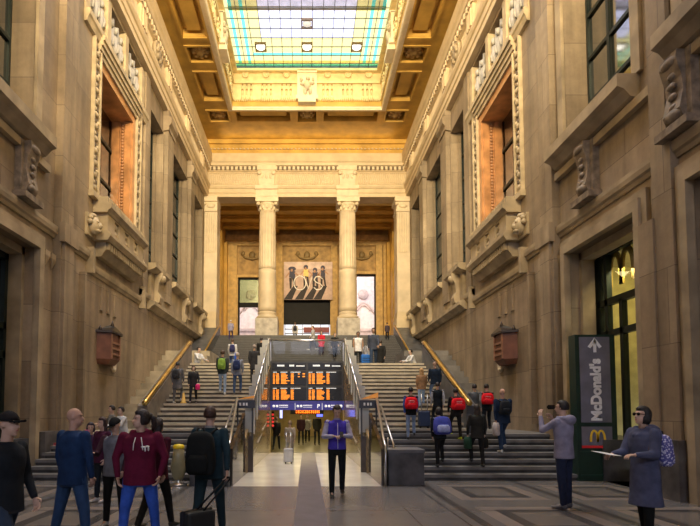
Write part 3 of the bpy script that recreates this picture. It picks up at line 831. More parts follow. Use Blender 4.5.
column(-2.82, 'cream fluted column standing left of the hanging poster'); column(2.9, 'cream fluted column standing right of the hanging poster')
for sx, nm in ((-1, 'left'), (1, 'right')):
    a, b2 = sorted((sx*6.3, sx*7.2))
    t = thing('fluted_pilaster', 'square cream pilaster with a fluted top against the %s end of the colonnade' % nm, 'pilaster', (sx*6.8, 35, 6.9))
    f = MB(); f.box(a, b2, 34.45, 35.6, 8.6, 15.7)
    f.build('shaft', COLM, t)
    f = MB()
    for k in range(5):
        x = a+.08+k*(b2-a-.1)/5; f.box(x, x+.07, 34.38, 34.46, 12.8, 15.6)
    f.build('flute_rib', CREAM2, t)
    f = MB(); f.box(a-.1, b2+.0, 34.3, 35.7, 6.9, 8.1); f.box(a-.06, b2, 34.36, 35.65, 8.1, 8.3); f.box(a-.03, b2, 34.4, 35.62, 8.3, 8.6); f.build('plinth', CREAM, t)
    f = MB(); f.box(a-.05, b2, 34.38, 35.65, 15.7, 15.85); f.box(a-.12, b2, 34.3, 35.7, 16.4, 16.75)
    f.ell(((a+b2)/2, 34.42, 16.1), (.3, .12, .18), 10, 8); f.ell((a, 34.4, 16.25), (.14, .14, .13), 8, 6); f.box(a, b2, 34.42, 35.6, 15.85, 16.4)
    f.build('capital', CREAM2, t)
# ---- portico beyond
BY = 43.7
f = MB()
f.tiles(None, -8, 8, 6.6, 18.2, [(-2.05, 2.05, 6.6, 14.6), (-6.1, -3.6, 6.6, 13.5), (3.6, 6.1, 6.6, 13.8)], lambda a, b2, c, d: f.box(a, b2, BY, BY+.7, c, d))
wb = struct(f.build('wall_back', OCHRE2))
f = MB()
for x in (-7.0, -6.45, -3.3, -2.45, 2.4, 3.25, 6.35, 7.0): f.box(x-.28, x+.28, BY-.3, BY, 6.9, 16.3)
f.box(-7.6, 7.6, BY-.45, BY, 16.7, 17.2); f.box(-7.6, 7.6, BY-.25, BY, 16.3, 16.7)
for a, b2, zt in ((-2.05, 2.05, 14.6), (-6.1, -3.6, 13.5), (3.6, 6.1, 13.8)):
    f.box(a-.22, a, BY-.12, BY+.1, 6.9, zt+.22); f.box(b2, b2+.22, BY-.12, BY+.1, 6.9, zt+.22); f.box(a, b2, BY-.12, BY+.1, zt, zt+.22)
f.build('back_pilaster', simple('amber_plaster', (.50, .32, .10), .55, var=.15), wb)
for x in (-4.85, 0, 4.85):
    f = MB(); f.ell((x, BY-.12, 15.5), (.28, .18, .32), 10, 8)
    f.tube([(x-1.0, BY-.08, 15.6), (x-.6, BY-.1, 15.25), (x, BY-.12, 15.12), (x+.6, BY-.1, 15.25), (x+1.0, BY-.08, 15.6)], [.05, .1, .13, .1, .05], 8)
    for q in (-.8, .8): f.ell((x+q, BY-.1, 15.65), (.16, .12, .2), 8, 6)
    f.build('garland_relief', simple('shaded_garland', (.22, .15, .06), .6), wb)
f = MB()
f.box(-7.4, -7.2, YF+1.2, BY+.7, 6.9, 18.2); f.box(7.2, 7.4, YF+1.2, BY+.7, 6.9, 18.2)
for sx in (-1, 1):
    for y in (37.5, 40.5, 43.2): f.box(min(sx*7.2, sx*6.95), max(sx*7.2, sx*6.95), y-.4, y+.4, 6.9, 16.4)
f.build('portico_side_wall', OCHRE, wb)
f = MB(); f.box(-7.4, 7.4, YF+1.2, BY+.7, 17.75, 18.4)
for y in (37.2, 38.9, 40.6, 42.3): f.box(-7.3, 7.3, y-.3, y+.3, 17.45, 17.76); f.box(-7.3, 7.3, y-.42, y+.42, 17.64, 17.77)
for sx in (-1, 1): f.box(sx*2.85-.4, sx*2.85+.4, YF+1, BY, 17.4, 17.78)
f.box(-7.3, 7.3, YF+.9, YF+1.25, 16.75, 18.2)
f.build('portico_ceiling', OCHRE, ceiling)
# hall beyond the doors: pale relief facade in daylight
PINK = simple('pink_daylit_stone', (.78, .66, .60), .6, var=.08)
f = MB(); f.box(-12, 12, 52, 52.5, 6.6, 20); f.box(-12.2, -12, BY+.7, 52, 6.6, 20); f.box(12, 12.2, BY+.7, 52, 6.6, 20); f.box(-12, 12, BY+.7, 52.5, 19.8, 20)
fw = struct(f.build('wall_far', PINK))
f = MB()
for x in (-5.9, 5.9):
    f.box(x-1.3, x+1.3, 51.7, 52, 9.6, 10.0); f.box(x-1.1, x+1.1, 51.55, 52, 10.0, 10.25); f.box(x-1.3, x-1.0, 51.75, 52, 6.9, 9.6); f.box(x+1.0, x+1.3, 51.75, 52, 6.9, 9.6)
    pts = [(x-1.2+.2*k, 51.9, 11.9+1.1*math.sin(PI*k/12)) for k in range(13)]
    f.tube(pts, .12, 6); pts = [(x-.7+.12*k, 51.9, 12.2+.6*math.sin(PI*k/12)) for k in range(13)]; f.tube(pts, .1, 6)
    f.lathe((x, 51.95, 13.9), [(.02, -.1), (.5, -.1), (.55, 0), (.4, -.12), (.02, -.2)], 14, ax='y')
f.build('relief_moulding', simple('rosy_relief_stone', (.62, .48, .42), .6), fw)
f = MB(); f.tube([(4.95, 51.2, 6.9), (4.95, 51.2, 12.8)], .07, 8); tag(f.build('banner_pole', BLACK), 'thin dark upright pole seen through the right doorway', 'pole')
# door frames
for (n, a, b2, zt, side) in ((5, -6.1, -3.6, 13.5, 'left'), (6, 3.6, 6.1, 13.8, 'right')):
    t = struct(thing('door_%d' % n, '', 'door', ((a+b2)/2, BY+.3, 6.9))); del t['category']
    t['label'] = 'tall bright doorway at the %s end of the portico' % side
    f = MB(); f.box(a, a+.12, BY+.2, BY+.4, 6.9, zt); f.box(b2-.12, b2, BY+.2, BY+.4, 6.9, zt); f.box(a, b2, BY+.2, BY+.4, zt-.12, zt)
    if n == 5: f.box(a, b2, BY+.2, BY+.4, 10.9, 11.3)
    f.build('door_frame', BLACK, t)
    if n == 5: f = MB(); f.box(a, b2, BY+.29, BY+.31, 11.3, zt); f.build('fanlight', glass('green_fanlight', (.62, .68, .45), .12, .1), t)
# centre opening: black screen above, bright shop glass below
t = struct(thing('door_7', 'central doorway with a black panel above bright bluish glass doors', 'door', (0, BY+.3, 6.9))); del t['category']
f = MB(); f.box(-2.05, 2.05, BY+.15, BY+.35, 9.35, 14.6); f.build('black_screen', BLACK, t)
f = MB(); f.box(-2.05, 2.05, BY+.3, BY+.33, 6.9, 9.35)
f.build('lit_glass', simple('lit_shop_glass', (.5, .6, .8), .3, emit=(.62, .72, 1.0), es=.55), t)
f = MB()
for z in (7.15, 7.45, 7.8, 8.1, 8.5, 8.9): f.box(-1.95, 1.95, BY+.24, BY+.3, z, z+.09)
for x in (-1.95, -1.2, -.4, .4, 1.2, 1.95): f.box(x-.03, x+.03, BY+.22, BY+.3, 6.9, 9.35)
f.build('shelf_rail', simple('navy_rail', (.08, .12, .28), .4), t)
f = MB(); f.box(-.3, 1.95, BY+.2, BY+.27, 8.62, 9.1); f.build('red_valance', simple('dull_red_band', (.22, .05, .06), .6), t)
# ---- hanging poster
t = thing('advertising_poster', 'large pink advertising poster with running figures and white ring letters hanging in the portico', 'poster', (.1, 43.0, 11.35))
PY = 43.1
f = MB(); f.box(-2.02, 2.22, PY, PY+.08, 11.38, 14.72); f.build('banner', simple('pink_sand_print', (.50, .37, .33), .8, var=.1), t)
INK = simple('dark_print_ink', (.04, .035, .04), .8)
def flat(name, polys, mat, d=.012):
    f = MB()
    for p in polys: f.sweep([(x, PY-d, z) for x, z in p], [(x, PY+.001, z) for x, z in p])
    return f.build(name, mat, t)
def circ(cx, cz, rx, rz, n=12): return [(cx+rx*math.cos(2*PI*k/n), cz+rz*math.sin(2*PI*k/n)) for k in range(n)]
flat('sea_strip', [[(-2.02, 14.1), (2.22, 14.1), (2.22, 14.72), (-2.02, 14.72)]], simple('print_sky', (.60, .47, .44), .8), .004)
shad = []
for x in (-1.3, -.35, .5, 1.25): shad.append([(x-.72, 11.4), (x+.0, 11.4), (x+.5, 12.6), (x+.12, 12.6)])
flat('printed_shadow', shad, INK, .007)
figs = []; skins = []; yel = []; legs = []
for i, (x, top, wd) in enumerate(((-1.3, 14.1, .26), (-.1, 14.25, .22), (.7, 14.0, .24), (1.38, 14.2, .2))):
    hair = circ(x, top, .34 if i == 0 else .2, .21); figs.append(hair)
    body = [(x-wd, top-.75), (x+wd, top-.85), (x+wd*1.1, top-.2), (x-wd*.9, top-.2)]
    (yel if i == 1 else figs).append(body)
    skins.append(circ(x-.03, top-.12, .1, .13)); skins.append([(x-wd, top-.25), (x-wd-.35, top-.75), (x-wd-.28, top-.8), (x-wd+.05, top-.4)]); skins.append([(x+wd, top-.25), (x+wd+.3, top-.55), (x+wd+.25, top-.62), (x+wd-.05, top-.4)])
    legs.append([(x-wd, top-.8), (x+.0, top-.8), (x-.05, top-1.75), (x-.2, top-1.75)]); legs.append([(x, top-.8), (x+wd, top-.8), (x+.3, top-1.6), (x+.17, top-1.65)])
flat('printed_leg', legs, INK, .009); flat('printed_figure', figs, simple('print_navy', (.06, .06, .10), .8), .013); flat('printed_skin', skins, simple('print_skin', (.42, .24, .16), .8), .015); flat('printed_yellow_shirt', yel, simple('print_yellow', (.75, .55, .2), .8), .014)
WP = simple('white_print', (.85, .82, .8), .7)
def ringtube(pts, r=.045):
    f = MB(); f.tube([(x, PY-.02, z) for x, z in pts], r, 6); f.build('ring_letter', WP, t)
ringtube([(-.62+.52*math.cos(2*PI*k/24), 12.85+.62*math.sin(2*PI*k/24)) for k in range(25)])
ringtube([(-.25, 13.45), (.12, 12.35), (.45, 13.4)])
ringtube([(1.35, 13.2), (1.1, 13.42), (.75, 13.38), (.62, 13.1), (.85, 12.88), (1.15, 12.78), (1.35, 12.55), (1.2, 12.3), (.85, 12.24), (.6, 12.45)])

# ================================================================== STAIRS
def zs(y):
    if y < 12.3: return 0.0
    k = int((y-12.3)/.325)+1
    if k <= 24: return .15*k
    if y < 27.8: return 3.6
    k = int((y-27.8)/.3)+1
    return min(6.9, 3.6+.15*k)
st = thing('lower_staircase', 'wide lower stone staircase beside the passage, painted in shade at its foot, cream-edged above', 'staircase', (0, 12.3, 0))
RIS = simple('shadowed_riser_stone', (.085, .073, .062), .6, var=.2)  # dark brown tone holds the shadow under each nosing
for sx in (-1, 1):
  A = MB(); B = MB(); A2 = MB(); B2 = MB()
  for k in range(1, 25):
      y0 = 12.3+.325*(k-1); z0 = .15*(k-1); z1 = .15*k
      xi = 1.98 if y0 < 14.0 else 1.62
      xo = 7.0 if k <= 7 else 4.65
      a, b2 = sorted((sx*xi, sx*xo))
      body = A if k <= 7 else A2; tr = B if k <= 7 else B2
      body.box(a, b2, y0+.04, 20.1 if k == 24 else y0+.325+.04, max(0, z0-.6) if k > 7 else 0, z1-.07)
      tr.box(a, b2, y0, y0+.365, z1-.075, z1)
  A.build('shaded_lower_riser', SHADESTEP, st)  # bottom steps and edges: their dimmer light is put into the colour
  B.build('shaded_step_edge', TREADG, st)
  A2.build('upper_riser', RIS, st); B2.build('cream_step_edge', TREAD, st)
# terrace and stepped side blocks along the walls
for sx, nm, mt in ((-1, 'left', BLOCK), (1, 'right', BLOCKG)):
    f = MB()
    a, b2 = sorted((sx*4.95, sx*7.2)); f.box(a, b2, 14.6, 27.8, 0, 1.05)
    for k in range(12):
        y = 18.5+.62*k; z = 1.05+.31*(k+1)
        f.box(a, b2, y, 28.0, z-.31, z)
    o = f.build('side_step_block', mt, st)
    # parapet and brass rail
    t = thing('stair_parapet', 'dark stone stair parapet with a brass rail on the %s side of the lower flight' % nm, 'parapet', (sx*4.8, 14.6, 0))
    f = MB(); x0, x1 = sorted((sx*4.65, sx*4.95))
    f.hexa([(x0, 14.6, .9), (x1, 14.6, .9), (x1, 20.1, 3.3), (x0, 20.1, 3.3), (x0, 14.6, 1.85), (x1, 14.6, 1.85), (x1, 20.1, 4.38), (x0, 20.1, 4.38)])
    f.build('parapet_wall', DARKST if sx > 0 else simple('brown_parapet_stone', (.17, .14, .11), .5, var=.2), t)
    f = MB(); xx = sx*4.72; f.tube([(xx, 14.5, 1.92), (xx, 14.65, 1.99), (xx, 20.0, 4.46), (xx, 20.2, 4.46)], .075, 10)
    hr = f.build('handrail', BRASS, t)
    for k in range(5):
        f = MB(); y = 15.0+k*1.2; z = 1.85+(y-14.6)*.46; f.tube([(xx, y, z-.03), (xx, y, z+.1)], .03, 6)
        f.build('rail_bracket', BRASS, hr)
f = MB(); f.box(-4.97, -1.55, 20.05, 27.8, 3.2, 3.6); f.box(1.55, 4.97, 20.05, 27.8, 3.2, 3.6); f.box(-1.55, 1.55, 21.25, 27.8, 3.2, 3.6)
f.build('landing', TREADG, st)
us = thing('upper_staircase', 'dark grey upper staircase climbing from the landing to the colonnade', 'staircase', (0, 27.8, 3.6))
A = MB(); B = MB()
for k in range(1, 23):
    y0 = 27.8+.3*(k-1); z1 = 3.6+.15*k
    A.box(-6, 6, y0+.03, 34.4 if k == 22 else y0+.35, z1-.5, z1-.03); B.box(-6, 6, y0, y0+.33, z1-.03, z1)
A.build('riser', simple('charcoal_riser', (.045, .042, .045), .5), us); B.build('step_edge', simple('charcoal_step_edge', (.07, .066, .07), .4), us)
for sx, nm in ((-1, 'left'), (1, 'right')):
    t = thing('stair_parapet', 'dark parapet with a thin brass rail on the %s side of the upper flight' % nm, 'parapet', (sx*6.3, 27.8, 3.6))
    x0, x1 = sorted((sx*6.0, sx*7.2)); f = MB()
    f.hexa([(x0, 27.6, 3.6), (x1, 27.6, 3.6), (x1, 34.4, 6.0), (x0, 34.4, 6.0), (x0, 27.6, 4.25), (x1, 27.6, 4.25), (x1, 34.4, 7.5), (x0, 34.4, 7.5)])
    f.build('parapet_wall', DARKST, t)
    f = MB(); xx = sx*6.05; f.tube([(xx, 27.6, 4.32), (xx, 34.3, 7.58)], .06, 8); f.build('handrail', BRASS, t)

FROST = simple('frosted_pale_glass', (.50, .50, .47), .35, var=.05)
# ---- central well: side walls, glass balustrades, portal
WELLT = simple('tan_well_stone', (.46, .37, .25), .45, var=.12, scale=2)
POL = simple('polished_tan_stone', (.40, .31, .19), .1, var=.12, scale=2, spec=.9)
DGL = simple('dark_polished_glass', (.05, .04, .032), .04, var=.2, spec=1.0)
pw = MB(); pd = MB()
def wx(y): return 1.69-.18*(y-11.4)/9.2
for sx in (-1, 1):
    def seg(m, ya, yb, za, zb):
        a, b2 = wx(ya), wx(yb)
        m.hexa([(sx*a, ya, 0), (sx*(a+.08), ya, 0), (sx*(b2+.08), yb, 0), (sx*b2, yb, 0), (sx*a, ya, za), (sx*(a+.08), ya, za), (sx*(b2+.08), yb, zb), (sx*b2, yb, zb)])
    seg(pd, 11.45, 13.4, .84, 1.65); seg(pw, 13.4, 20.6, .95, 3.55)
wellw = struct(pw.build('wall_passage', POL)); pd.build('dark_glass_cladding', DGL, wellw)
f = MB()
for sx in (-1, 1):
    for k in range(3):
        y = 14.6+k*1.5; a, b2 = sorted((sx*(wx(y)-.03), sx*(wx(y)+.02))); z = .75+k*.35
        f.hexa([(a, y, z-.45), (b2, y, z-.45), (b2, y+2.2, z-.1), (a, y+2.2, z-.1), (a, y, z-.40), (b2, y, z-.40), (b2, y+2.2, z-.05), (a, y+2.2, z-.05)])
f.build('light_seam', TREAD, wellw)
f = MB()
for sx in (-1, 1):
    a, b2 = sorted((sx*1.5, sx*2.0)); f.box(a, b2, 14.0, 14.1, 0, 1.0)
    a, b2 = sorted((sx*1.98, sx*2.02)); f.box(a, b2, 12.35, 14.05, 0, 1.0)
f.build('well_front_panel', simple('dark_brown_panel', (.07, .055, .045), .3, var=.2), wellw)
for sx, nm in ((-1, 'left'), (1, 'right')):
    t = thing('well_display', 'small black sign with an orange mark above the dark %s panel beside the passage' % nm, 'sign', (sx*1.75, 13.95, 1.95))
    a, b2 = sorted((sx*1.45, sx*2.0))
    f = MB(); f.box(a, b2, 13.9, 14.0, 1.78, 2.0); f.box(a+.05, a+.09, 13.93, 13.98, .9, 1.8); f.box(b2-.09, b2-.05, 13.93, 13.98, .9, 1.8); f.build('sign_board', simple('slate_sign', (.05, .055, .075), .35), t)
    f = MB(); f.sweep([(a+.05, 13.9, 2.03), (b2-.02, 13.9, 2.06), (b2-.02, 13.9, 2.13 if sx < 0 else 2.22)], [(a+.05, 13.95, 2.03), (b2-.02, 13.95, 2.06), (b2-.02, 13.95, 2.13 if sx < 0 else 2.22)])
    f.build('orange_mark', simple('orange_marking', (.7, .28, .05), .5, emit=(1, .4, .08), es=.25), t)
    f = MB()
    for q in (.12, .22, .3): f.box(a+q, a+q+.05, 13.885, 13.9, 1.85, 1.93)
    f.build('white_mark', WHITE, t)
    # stepped upper glass balustrade
    t = thing('glass_balustrade', 'stepped glass balustrade with white-edged panels on the %s side of the central well' % nm, 'balustrade', (sx*1.52, 14.1, 1.0))
    for k in range(7):
        y0 = 14.1+k*.86; y1 = y0+.8; z = 1.15+.4*k
        f = MB(); f.box(sx*1.52-.01, sx*1.52+.01, y0+.02, y1, z, z+1.0); gp = f.build('glass_panel', GL_PALE, t)
        a, b2 = sorted((sx*1.5, sx*1.74)); f = MB(); f.box(a, b2, y0-.012, y0+.012, z-.05, z+.9); f.build('glass_fin', FROST, gp)
        f = MB(); a, b2 = sorted((sx*1.47, sx*1.5)); f.box(a, b2, y0-.02, y0+.02, z-.1, z+.95); f.build('panel_edge', simple('pale_panel_edge', (.75, .75, .72), .4), gp)
    f = MB(); f.tube([(sx*1.5, 14.0, 2.0), (sx*1.5, 19.9, 4.58), (sx*1.5, 20.55, 4.62)], .035, 8); f.build('handrail', STEEL, t)
    # lower balustrade
    t = thing('glass_balustrade', 'clear glass balustrade with steel rail at the foot of the %s stairs beside the passage' % nm, 'balustrade', (sx*1.8, 11.4, 0))
    f = MB(); f.hexa([(sx*1.84-.01, 11.45, .02), (sx*1.84+.01, 11.45, .02), (sx*1.9+.01, 13.85, .02), (sx*1.9-.01, 13.85, .02), (sx*1.84-.01, 11.45, .85), (sx*1.84+.01, 11.45, .85), (sx*1.9+.01, 13.85, 1.9), (sx*1.9-.01, 13.85, 1.9)]); f.build('glass_panel', GL_CLEAR, t)
    f = MB(); f.tube([(sx*1.78, 11.4, .0), (sx*1.78, 11.4, .9), (sx*1.80, 11.75, 1.0), (sx*1.94, 13.9, 2.05)], .035, 8); f.tube([(sx*1.98, 12.3, .15), (sx*1.98, 12.3, 1.05)], .025, 6); f.tube([(sx*2.05, 11.9, .0), (sx*2.05, 11.9, .9), (sx*2.05, 13.9, 1.85)], .03, 8)
    f.build('steel_rail', STEEL, t)
# front railing over the portal
t = thing('glass_railing', 'horizontal glass railing with a steel top rail above the departures board', 'railing', (0, 20.6, 3.6))
f = MB(); f.box(-1.5, 1.5, 20.55, 20.57, 3.62, 4.58); f.build('glass_panel', GL_CLEAR, t)
f = MB(); f.tube([(-1.55, 20.56, 4.62), (1.55, 20.56, 4.62)], .035, 8); 
for x in (-1.5, 1.5): f.box(x-.02, x+.02, 20.54, 20.6, 3.6, 4.6)
f.build('top_rail', STEEL, t)
# passage shell
f = MB()
for sx in (-1, 1):
    a, b2 = sorted((sx*1.5, sx*1.75)); f.box(a, b2, 20.6, 21.2, 0, 3.6)
    a, b2 = sorted((sx*3.3, sx*3.5)); f.box(a, b2, 21.2, 34, 0, 3.3)
    a, b2 = sorted((sx*1.5, sx*3.5)); f.box(a, b2, 21.0, 21.2, 0, 3.3)
f.box(-3.5, 3.5, 33.8, 34, 0, 3.3); f.box(-3.5, 3.5, 21, 34, 2.6, 2.8); f.box(-1.5, 1.5, 20.7, 21.0, 2.1, 3.6)
f.build('passage_shell', simple('yellowish_passage_plaster', (.36, .27, .11), .5), wellw)
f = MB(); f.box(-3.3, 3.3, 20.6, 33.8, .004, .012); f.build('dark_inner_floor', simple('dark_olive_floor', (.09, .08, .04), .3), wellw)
# ================================================================== SIGNS AND SMALL THINGS
rnd = random.Random(11)
t = thing('departures_board', 'black departures board with orange rows of text hung above the passage', 'board', (0, 20.5, 2.1))
f = MB(); f.box(-1.5, 1.5, 20.42, 20.55, 2.08, 3.74); f.build('board_case', simple('dark_board_case', (.035, .035, .038), .4), t)
f = MB()
for x0 in (-1.42, .04):
    f.box(x0, x0+1.38, 20.40, 20.42, 2.14, 2.66); f.box(x0, x0+1.38, 20.40, 20.42, 2.76, 3.32); f.box(x0, x0+1.38, 20.40, 20.42, 3.40, 3.66)
dp_ = f.build('display_panel', simple('black_display', (.012, .012, .012), .25), t)
ORG = simple('orange_led', (1, .35, .04), .5, emit=(1, .24, .012), es=1.0)
WLED = simple('white_led', (.8, .8, .8), .5, emit=(.9, .95, 1), es=.55)
for ci, x0 in enumerate((-1.42, .04)):
    f = MB(); g = MB(); h = MB()
    for z0, z1 in ((2.16, 2.58), (2.80, 3.24)):
        n = 8; dz = (z1-z0)/n
        for r in range(n):
            z = z0+dz*(r+.18); hh = dz*.68
            for c0, c1 in ((.03, .12), (.16, .28), (.36, .36+rnd.uniform(.2, .36)), (.76, .88)):
                x = c0
                while x < c1-.015:
                    wl2 = rnd.uniform(.022, .045)
                    f.box(x0+x, x0+min(c1, x+wl2), 20.39, 20.40, z, z+hh); x += wl2+.006
            if z0 > 2.7 and r > 3 and rnd.random() < (.6 if ci == 0 else .35):
                h.box(x0+1.05, x0+1.12, 20.39, 20.40, z, z+hh)
                if ci == 0: h.box(x0+1.24, x0+1.34, 20.39, 20.40, z, z+hh*1.3)
        for c0, c1 in ((.03, .17), (.34, .6), (.75, .88), (.92, 1.15)):
            x = c0
            while x < c1: g.box(x0+x, x0+x+.03, 20.39, 20.40, z1+.03, z1+.06); x += .04
    for c0, c1, hz in ((.2, .46, .07), (.7, .9, .07), (.98, 1.3, .04)):
        x = c0
        while x < c1: g.box(x0+x, x0+x+.04, 20.39, 20.40, 3.52, 3.52+hz); x += .05
    f.build('orange_text', ORG, dp_); g.build('white_text', WLED, dp_); h.build('delay_mark', ORG, dp_)
t = thing('direction_sign', 'blue wayfinding strip with white pictograms under the departures board', 'sign', (0, 20.4, 1.8))
f = MB(); f.box(-1.5, 1.5, 20.36, 20.5, 1.74, 2.03); f.box(-1.55, 1.55, 20.34, 20.5, 2.04, 2.10); f.build('sign_panel', simple('deep_blue_sign', (.035, .035, .19), .4, emit=(.06, .06, .4), es=.25), t)
f = MB()
for x0 in (-1.4, -.42, .72):
    for q in (0, .13): f.lathe((x0+q+.05, 20.35, 1.90), [(.052, 0), (.052, -.012), (.01, -.012)], 12, ax='y')
    x = x0+.26
    while x < x0+(.62 if x0 < .5 else .7): f.box(x, x+.03, 20.345, 20.36, 1.91, 1.95); f.box(x, x+.022, 20.345, 20.36, 1.84, 1.87); x += .042
f.lathe((1.38, 20.35, 1.9), [(.06, 0), (.06, -.012), (.01, -.012)], 12, ax='y')
f.box(.42, .445, 20.345, 20.36, 1.82, 1.98); f.box(.445, .50, 20.345, 20.36, 1.955, 1.98); f.box(.445, .50, 20.345, 20.36, 1.89, 1.915); f.box(.485, .51, 20.345, 20.36, 1.9, 1.97)
for x in (-.48, .62): f.box(x-.01, x+.005, 20.345, 20.36, 1.75, 2.02)
f.build('white_pictograms', WLED, t)
t = thing('led_sign', 'black hanging display with orange lettering inside the passage', 'sign', (.1, 22.6, 1.75))
f = MB(); f.box(-.75, .75, 22.55, 22.65, 1.56, 1.80); f.box(-.6, -.56, 22.58, 22.62, 1.8, 2.6); f.box(.56, .6, 22.58, 22.62, 1.8, 2.6); f.build('case', BLACK, t)
f = MB(); x = -.5
while x < .6:
    f.box(x, x+.05, 22.53, 22.55, 1.60, 1.63+.1*rnd.random()); f.box(x, x+.02, 22.53, 22.55, 1.6, 1.73); f.box(x, x+.05, 22.53, 22.55, 1.71, 1.73); x += .085
f.build('orange_text', ORG, t)
for (x, z, wd, hz, c, lab) in ((-1.27, 1.35, .13, .5, (.45, .5, 1.0), 'narrow pale blue lit poster on the left of the passage mouth'), (.62, 1.42, .3, .36, (.12, .16, 1.0), 'bright blue screen deep inside the passage')):
    t = thing('lit_screen', lab, 'screen', (x, 24.6, z)); f = MB(); f.box(x-wd/2-.03, x+wd/2+.03, 24.62, 24.7, z-.03, z+hz+.03); f.box(x-.02, x+.02, 24.64, 24.68, z+hz, 2.6); f.build('screen_case', BLACK, t)
    f = MB(); f.box(x-wd/2, x+wd/2, 24.6, 24.62, z, z+hz); f.build('screen_face', simple('screen_%d' % int(x*10), c, .4, emit=c, es=1.2), t)
t = thing('red_lamp_column', 'stack of red round lights at the left edge of the passage mouth', 'lights', (-1.38, 20.7, 1.0))
f = MB(); f.box(-1.46, -1.36, 20.66, 20.7, 1.0, 1.68); f.build('housing', BLACK, t)
f = MB()
for z in (1.1, 1.25, 1.4, 1.55): f.lathe((-1.41, 20.66, z), [(.05, 0), (.05, -.01), (.03, -.03), (.005, -.035)], 12, ax='y')
f.build('red_lights', simple('red_light', (.6, .03, .03), .4, emit=(1, .05, .04), es=.6), t)

# ---- fast food sign by the shop door
t = thing('shop_totem_sign', 'tall grey and green sign with white upright lettering beside the right doorway', 'sign', (7.05, 12.3, 0))
x0, x1, y0 = 6.60, 7.58, 12.25
f = MB(); f.box(x0, x1, y0, y0+.3, 0, 3.58); f.build('case', simple('dark_green_case', (.008, .03, .022), .4), t)
f = MB(); f.box(x0+.1, x1-.14, y0-.02, y0, 1.42, 3.52); f.box(x0+.1, x1-.14, y0-.02, y0, .86, 1.32); f.build('grey_panel', simple('slate_lilac_panel', (.15, .15, .20), .5), t)
f = MB(); f.box(x0+.1, x1-.14, y0-.03, y0, .80, .86); f.build('red_line', simple('red_sign_line', (.7, .02, .03), .5), t)
f = MB(); f.box(x0+.06, x1-.06, y0-.012, y0, .12, .16); f.box(x0+.06, x1-.06, y0-.012, y0, .70, .73); f.build('base_panel', simple('green_base_panel', (.01, .045, .035), .4), t)
cx = (x0+.1+x1-.14)/2
SGW = simple('white_lettering', (.80, .80, .84), .5)
M = Matrix.Translation((cx+.01, y0-.03, 2.22)) @ Matrix.Rotation(PI/2, 4, 'X') @ Matrix.Rotation(PI/2, 4, 'Z')
text_mesh('lettering', "McDonald's", .345, SGW, t, M, .006, .016, .93)
f = MB(); f.box(cx-.035, cx+.035, y0-.035, y0-.02, 3.14, 3.44); f.sweep([(cx-.17, y0-.035, 3.28), (cx-.11, y0-.035, 3.24), (cx+.02, y0-.035, 3.40), (cx, y0-.035, 3.50)], [(cx-.17, y0-.02, 3.28), (cx-.11, y0-.02, 3.24), (cx+.02, y0-.02, 3.40), (cx, y0-.02, 3.50)])
f.sweep([(cx+.17, y0-.035, 3.28), (cx+.11, y0-.035, 3.24), (cx-.02, y0-.035, 3.40), (cx, y0-.035, 3.50)], [(cx+.17, y0-.02, 3.28), (cx+.11, y0-.02, 3.24), (cx-.02, y0-.02, 3.40), (cx, y0-.02, 3.50)])
f.build('arrow', SGW, t)
arches(cx-.16, .95, .34, .27, .012, lambda u, d, z: (u, y0-.035+d, z)).build('golden_arches', simple('bright_gold', (.85, .55, .03), .5), t)

# ---- floor-level stone blocks and bin
for sx, nm in ((-1, 'left'), (1, 'right')):
    t = thing('stone_pedestal', 'square dark grey marble block on the floor at the %s stair foot' % nm, 'block', (sx*2.25, 11.9, 0))
    a, b2 = sorted((sx*1.86, sx*2.68)); f = MB(); f.box(a, b2, 11.5, 12.28, .0, .8); f.build('block', DARKST, t, bevel=.012)
    f = MB(); f.box(a-.02, b2+.02, 11.48, 12.29, .74, .82); f.build('top_slab', simple('grey_marble_slab', (.13, .13, .14), .35), t, bevel=.01)
t = thing('litter_bin', 'yellow-topped litter bin with a dangling bag at the foot of the left stairs', 'bin', (-2.95, 11.55, 0))
f = MB(); f.lathe((-2.95, 11.55, 0), [(.2, 0), (.2, .04), (.04, .06), (.035, .85)], 14); f.build('stand', STEEL, t)
f = MB(); f.lathe((-2.95, 11.55, .82), [(.11, 0), (.13, .03), (.13, .08), (.10, .11), (.03, .12)], 18); f.build('yellow_lid', simple('bright_yellow_lid', (.85, .6, .02), .4), t)
f = MB(); f.lathe((-2.95, 11.55, .12), [(.08, 0), (.14, .1), (.17, .3), (.13, .55), (.12, .72)], 18, mod=lambda a, z: 1+.07*math.sin(5*a+z*9)); f.build('clear_bag', simple('olive_translucent_bag', (.30, .27, .15), .3), t)
t = thing('caution_cone', 'small yellow wet-floor cone standing on the left stairs', 'cone', (-4.05, 16.35, zs(16.35)))
f = MB(); b3 = zs(16.35); f.lathe((-4.05, 16.4, b3), [(.10, 0), (.10, .03), (.07, .05), (.03, .34), (.02, .35)], 14); f.build('cone_body', simple('amber_cone', (.75, .45, .1), .5), t)

